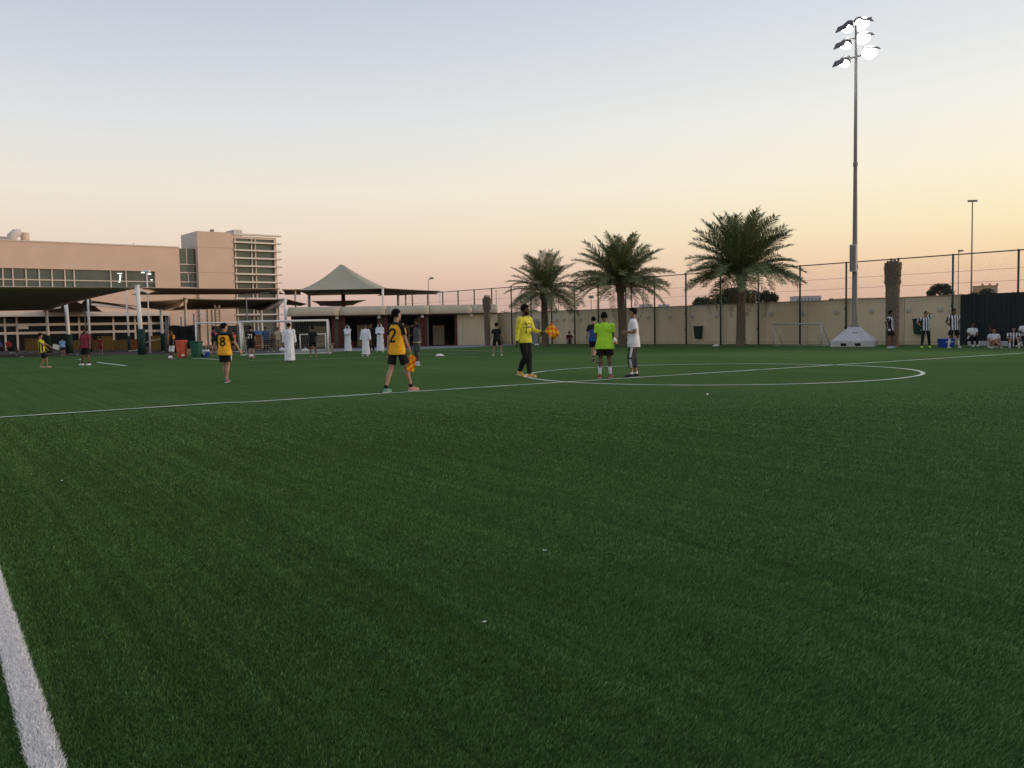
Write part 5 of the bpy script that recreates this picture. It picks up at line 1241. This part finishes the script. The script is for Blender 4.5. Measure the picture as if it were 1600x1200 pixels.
# balls
def ball_mat(name, patch):
    m, N, L, b = principled(name, .4, .4); tc = N.new('ShaderNodeTexCoord'); vo = N.new('ShaderNodeTexVoronoi'); vo.inputs['Scale'].default_value = 8; L.new(tc.outputs['Object'], vo.inputs['Vector'])
    sp = N.new('ShaderNodeSeparateColor'); L.new(vo.outputs['Color'], sp.inputs[0]); gt = N.new('ShaderNodeMath'); gt.operation = 'GREATER_THAN'; L.new(sp.outputs[0], gt.inputs[0]); gt.inputs[1].default_value = .62
    mx = N.new('ShaderNodeMixRGB'); L.new(gt.outputs[0], mx.inputs[0]); mx.inputs[1].default_value = (.68, .66, .64, 1); mx.inputs[2].default_value = patch + (1,); L.new(mx.outputs[0], b.inputs['Base Color']); return m
M_ballr, M_ballk = ball_mat('red_white_ball', (.42, .03, .04)), ball_mat('black_white_ball', (.05, .05, .06))
def ball(label, p, mt, r=.11):
    bm = bmesh.new(); bmesh.ops.create_icosphere(bm, subdivisions=3, radius=r); me = bpy.data.meshes.new('football'); bm.to_mesh(me); bm.free(); me.materials.append(mt)
    me.polygons.foreach_set('use_smooth', [True] * len(me.polygons)); o = link_mesh('football', me); o.location = p; tag(o, label, 'ball', 'footballs'); return o
q = to_world(rf, rf['wr'][1] + Vector((.06, .10, .0))); ball('red and white football in the right hand of the green referee', q, M_ballr)
ball('white football at the feet of the boy in white shorts', P(267.5, 562) + Vector((0, -.1, .11)), M_ballk)
ball('football at the feet of black number 21 player', P(393.5, 559.5) + Vector((0.05, -.25, .11)), M_ballr)

# -- people at the far left goal and the paving
TH = 'men in long white robes'
person('man in long white robe walking away, dark hair, near large goal', 453, 566.5, 1.72, 12, 'brown', robe=ROBE, shoes=(.03, .025, .02), feet=((-.08, -.12, .10), (.09, .14, .085)), hands=((-.27, .0, .84), (.27, .06, .86)), group=TH, build=1.08)
person('robed man with white headscarf and folded arms, left of three', 544, 551, 1.72, 172, 'brown', robe=ROBE, scarf=ROBE, hair=False, shoes=(.05, .03, .02), hands=((.10, .22, 1.14), (-.10, .24, 1.16)), group=TH, face=True, beard=True, elbow=(0, -.2, -1))
person('bareheaded man in long white robe standing between two headscarfed men', 572, 556.5, 1.66, 165, 'brown', robe=ROBE, shoes=(.5, .5, .5), hands=((-.30, .04, .84), (.30, .02, .84)), group=TH, face=True)
person('robed man with white headscarf, hands clasped, right of three', 594.5, 550.5, 1.78, 176, 'brown', robe=ROBE, scarf=ROBE, hair=False, shoes=(.5, .45, .4), hands=((-.03, .22, 1.12), (.04, .22, 1.12)), feet=((-.16, 0, .085), (.16, 0, .085)), group=TH, face=True, beard=True, elbow=(0, -.2, -1))
p22 = person('man in black behind the bareheaded robed man', 581, 549.5, 1.76, 170, 'brown', dict(col=BK, sleeve=1.9), (BK, 1.95), hands=((-.24, .1, .84), (.22, .16, .92)))
ball('red and white football beside the rightmost robed man', to_world(p22, p22['wr'][1] + Vector((-.02, .05, -.14))) + Vector((.08, -.1, 0)), M_ballr, .12)
person('player in dark grey kit with yellow white waistband, hand at face', 653, 571, 1.72, 118, 'dark', dict(col=(.075, .075, .085), scol=BK, sleeve=.9, band=(.62, .60, .22), hem=-.04), ((.055, .06, .065), .88, 1.3), shoes=(.25, .30, .36), socks=(WHITE, .16),
       feet=((-.17, .05, .085), (.19, -.03, .085)), hands=((-.02, .16, 1.50), (.10, .34, 1.06)), head=(25, -10), toes=(15, -10), near=True)
person('man in dark clothes standing in the shaded bay behind number 2', 633, 545, 1.72, 180, 'dark', dict(col=BK, sleeve=1.9), (BK, 1.95))
person('boy in black kit with white shoulder stripe walking right', 776.5, 556, 1.58, -12, 'tan', dict(col=BK, trim=(.5, .5, .5), collar=(.4, .4, .4), sleeve=.72), (BK, .8, 1.3), shoes=(.30, .38, .38), feet=((-.20, -.05, .085), (.22, .12, .10)), hands=((-.34, .02, .86), (.40, .08, .84)), hip=(0, 0, .89), head=(25, 0), kid=True)
p21 = person('player in black shirt number 21, back to the camera', 393, 559.5, 1.66, -4, 'light', dict(col=BK, num=('21', (.62, .62, .62), .22, True), loose=1.05, sleeve=.78), (BK, .8, 1.35), shoes=(.28, .16, .12), socks=((.5, .45, .42), .12), hands=((-.30, .05, .82), (.27, .12, .84)))
person('boy in black shirt and shorts standing in the large goal', 489.5, 557.5, 1.58, 14, 'brown', dict(col=BK, sleeve=.8), (BK, .66, 1.3), shoes=(.28, .24, .18), hands=((-.14, .20, .92), (.30, .03, .84)), feet=((-.15, 0, .085), (.17, .02, .085)), kid=True)
person('boy with orange sleeved black shirt and white knee shorts', 270, 561, 1.56, 150, 'brown', dict(col=BK, scol=(.72, .24, .03), sleeve=.8, collar=(.72, .24, .03)), (WHITE, 1.12, 1.3), shoes=(.06, .04, .04), hands=((-.22, .12, .88), (.27, .04, .84)), kid=True, face=True)
person('player in pink and black shirt half hidden behind number 8', 335, 553, 1.70, -30, 'tan', dict(col=BK, scol=(.60, .07, .14), sleeve=.7), (BK, .75), hands=((-.26, .1, .84), (.25, .06, .84)))
person('person in orange top behind the right arm of number 8', 366, 551.5, 1.45, 150, 'tan', dict(col=(.75, .16, .05), sleeve=.7), (BK, .8), kid=True)
person('man in maroon shirt and black shorts standing on the left', 135, 570.5, 1.66, 168, 'brown', dict(col=(.21, .035, .06), loose=1.06, sleeve=.75), (BK, .92, 1.3), shoes=WHITE, socks=(BK, .2), feet=((-.19, .02, .085), (.21, .0, .085)), hands=((-.30, .05, .82), (.30, .05, .82)), build=1.15, face=True, beard=True, toes=(-15, -20))
person('boy in black and yellow striped shirt leaning forward, arm out', 66, 574.5, 1.50, -66, 'tan', dict(col=M_ystripe, scol=(.62, .55, .05), band=(.6, .55, .08), loose=1.05), (BK, .95, 1.35), shoes=(.40, .24, .16), lean=(-.14, .02), feet=((-.12, -.06, .085), (.12, .24, .085)), hands=((-.16, .50, .96), (.25, .30, .92)), hip=(0, .04, .88), kid=True, head=(20, -10))
person('child in light blue shirt and black shorts on the paving', 98.5, 555.5, 1.22, 5, 'tan', dict(col=(.20, .40, .66), sleeve=.75, loose=1.1), (BK, .8, 1.3), shoes=(.3, .2, .15), hands=((-.30, .18, 1.0), (.22, .10, .86)), kid=True, build=1.1)
person('small child in maroon shirt and shorts by the yellow barrier', 157.5, 554, 1.22, 20, 'tan', dict(col=(.17, .02, .03), sleeve=.8), ((.14, .02, .03), .9, 1.3), shoes=(.25, .15, .1), hands=((-.22, .1, .86), (.24, .05, .84)), feet=((-.10, .05, .085), (.17, -.06, .085)), kid=True)
t = thing('white_box', 'white square box carried beside the light blue shirted child', 'box', to_world({'t': bpy.data.objects[t.name]}, (0, 0, 0)) if False else at(87.5, 545.5, P(98.5, 555.5).y))
mb = MB(); mb.box((-.22, -.12, 0), (.22, .12, .28)); b = mb.build('carton', M_white, t, bevel=.01); b.rotation_euler = (0, rad(18), 0)
mb = MB(); mb.box((-.225, -.125, .22), (.225, .125, .30)); b = mb.build('flap', M_whitemetal, t, bevel=.01); b.rotation_euler = (0, rad(18), 0)
# seated on the far left
SIT = dict(hip=(0, 0, .12), feet=((-.16, .56, .085), (.17, .60, .085)), knee=(0, .2, 1))
person('person in red top and dark trousers sitting at the left edge', 14, 552, 1.65, -120, 'brown', dict(col=(.34, .03, .04), sleeve=.8), (BK, 1.9), shoes=(.5, .5, .5), hip=(0, 0, .42), feet=((-.16, .42, .085), (.18, .52, .085)), knee=(0, .2, 1), hands=((-.18, .30, .60), (.2, .32, .6)))
person('person in blue top sitting at the very left edge', -1, 551, 1.6, -140, 'tan', dict(col=(.06, .12, .25), sleeve=.8), (BK, 1.9), hip=(0, 0, .42), feet=((-.16, .42, .085), (.18, .46, .085)), knee=(0, .2, 1), hands=((-.18, .30, .60), (.2, .32, .6)))
t = thing('paving_seat', 'low dark seat carrying the two people at the left edge', 'bench', P(7, 551) + Vector((0, .2, 0)), rad(20))
mb = MB(); mb.box((-1.2, -.25, .30), (1.0, .25, .36)); mb.build('seat', M_redsteel, t)
for x in (-1.0, .8):
    mb = MB(); mb.box((x, -.2, 0), (x + .1, .2, .299)); mb.build('leg', M_redsteel, t)
# around the bench behind the large goal
person('man in blue shirt standing behind the goal bench', 416, 549, 1.70, 190, 'dark', dict(col=(.03, .07, .16), sleeve=.8), (BK, 1.95), hands=((-.2, .2, .96), (.2, .2, .96)))
person('person in dark clothes crouching on the bench behind the goal', 427, 549.5, 1.68, 175, 'dark', dict(col=(.05, .03, .03), sleeve=1.9), ((.10, .07, .05), 1.95), hip=(0, -.1, .46), feet=((-.2, .35, .085), (.2, .38, .085)), knee=(0, .3, 1), hands=((-.1, .42, .5), (.12, .42, .5)), lean=(.5, 0), shoes=(.4, .35, .3))
person('person in pale yellow top standing behind the goal bench', 435, 548.5, 1.66, 185, 'brown', dict(col=(.40, .36, .22), sleeve=.8), ((.25, .22, .15), 1.95))
# wall side
person('person in dark maroon top squatting against the cream wall', 889.5, 538.6, 1.7, 182, 'brown', dict(col=(.10, .02, .03), sleeve=1.9), ((.35, .25, .22), 1.9), hip=(0, 0, .20), feet=((-.15, .40, .085), (.15, .42, .085)), knee=(0, .2, 1), hands=((-.12, .42, .42), (.12, .42, .42)), lean=(.3, 0))
st = dict(col=M_stripe, scol=M_stripe, sleeve=.75, loose=1.04); GS = 'players in black and white striped shirts'
person('striped player in front of the cut trunk, hands on hips, looking right', 1391, 544, 1.80, -128, 'brown', st, (BK, .75, 1.3), shoes=(.42, .44, .52), hands=((-.22, .08, .98), (.24, -.02, 1.0)), elbow=(0, -.6, 0), group=GS, head=(20, 0), face=True, feet=((-.16, .0, .085), (.22, -.02, .085)))
person('striped player with a hand raised to his head, black trousers', 1446, 543.2, 1.72, 172, 'tan', st, (BK, 1.93), shoes=(.50, .80, .10), hands=((-.10, .06, 1.70), (.27, .02, 1.10)), elbow=(0, -.3, 0), group=GS, face=True, feet=((-.18, 0, .085), (.19, .03, .085)))
person('striped player with hands on hips and long white socks by cooler', 1490, 544, 1.80, 178, 'brown', st, (BK, .78, 1.3), shoes=(.45, .45, .48), socks=((.55, .55, .53), .86), hands=((-.20, .02, 1.02), (.20, .02, 1.02)), elbow=(0, -.5, 0), group=GS, face=True, feet=((-.24, .0, .085), (.24, .02, .085)), build=1.05)
person('player in white shirt with dark panel seated on ledge', 1519, 541.5, 1.7, 176, 'brown', dict(col=WHITE, scol=WHITE, band=BK, hem=.0), (BK, 1.9), hip=(0, -.06, .36), feet=((-.06, .40, .085), (.14, .34, .085)), knee=(0, .3, 1), hands=((-.12, .32, .58), (.14, .32, .58)), shoes=(.4, .4, .4), lean=(.12, 0), face=True)
person('bare chested dark person seated behind the cross legged player', 1552.5, 540.8, 1.75, 178, 'dark', dict(col=(.05, .03, .022), sleeve=.3), (BK, .9), hip=(0, -.1, .46), feet=((-.15, .36, .085), (.15, .36, .085)), knee=(0, .3, 1), hands=((-.1, .3, .7), (.1, .3, .7)))
person('player in white shirt sitting cross legged on the turf', 1551.5, 543.8, 1.7, 168, 'tan', dict(col=(.52, .54, .56), loose=1.05), ((.30, .10, .09), .9, 1.3), hip=(0, 0, .11), feet=((.20, .34, .07), (-.22, .38, .07)), knee=(0, .3, .35), hands=((-.24, .30, .20), (.22, .32, .22)), lean=(.2, 0), face=True, shoes=(.4, .3, .25))
person('striped player sitting with knees up near the right edge', 1583.5, 543, 1.75, 150, 'tan', st, (BK, .8, 1.2), hip=(0, 0, .11), feet=((-.22, .50, .085), (.14, .58, .085)), knee=(0, .2, 1), hands=((-.24, .42, .42), (.2, .40, .44)), lean=(-.12, 0), socks=((.5, .5, .5), .3), shoes=(.4, .4, .42), face=True)
person('person in white shirt and dark trousers seated at right edge', 1602, 542.5, 1.75, 165, 'dark', dict(col=(.56, .57, .60), sleeve=.7), ((.02, .03, .06), 1.9), hip=(0, -.05, .42), feet=((-.16, .42, .085), (.16, .42, .085)), knee=(0, .2, 1), hands=((-.2, .3, .66), (.2, .3, .66)))
# litter and markers on the turf
for k, (px, py, label) in enumerate(((851, 857, 'scrap of white paper near the middle of the foreground turf'), (757, 968, 'tiny white scrap below the middle of the turf'), (97, 749, 'white scrap on the left turf below the halfway line'), (1108, 617, 'white scrap just below the centre circle'), (34, 558, 'white cup by the left paving edge, nearer the boy'), (26, 555.5, 'white cup by the left paving edge, left one'), (123, 562.5, 'white cup left of the maroon shirted man'), (121, 554.5, 'white cup on the paving edge behind the maroon man'))):
    p = P(px, py); 
    if p.y < 11: p.z = -.012
    s = .011 if p.y < 11 else (.05 if p.y < 30 else .10)
    rng = random.Random(k); mb = MB(); mb.grid(lambda u, v: ((u - .5) * s * 2 + rng.uniform(-.2, .2) * s, (v - .5) * s * 1.3, s * .5 * rng.uniform(.1, 1.1)), 4, 3)
    o = mb.build('paper_scrap', M_white); o.location = p; o.rotation_euler = (0, 0, k); tag(o, label, 'litter', 'white scraps on the turf')
for k, (px, py, label) in enumerate(((687, 556.3, 'flat white marker disc right of the grey kit player'), (839, 539.5, 'flat pale marker by the foot of the left palm'), (1119, 541.0, 'small white cup at the wall left of largest palm'))):
    t = thing('marker_disc', label, 'marker', P(px, py), 0, 'markers on the turf'); mb = MB(); mb.tube([(0, 0, .005), (0, 0, .10)], [.26, .10], 16); mb.build('disc', M_white, t, True)
    mb = MB(); mb.tube([(0, 0, .101), (0, 0, .11)], [.09, .09], 12); mb.build('rim', M_whitemetal, t)
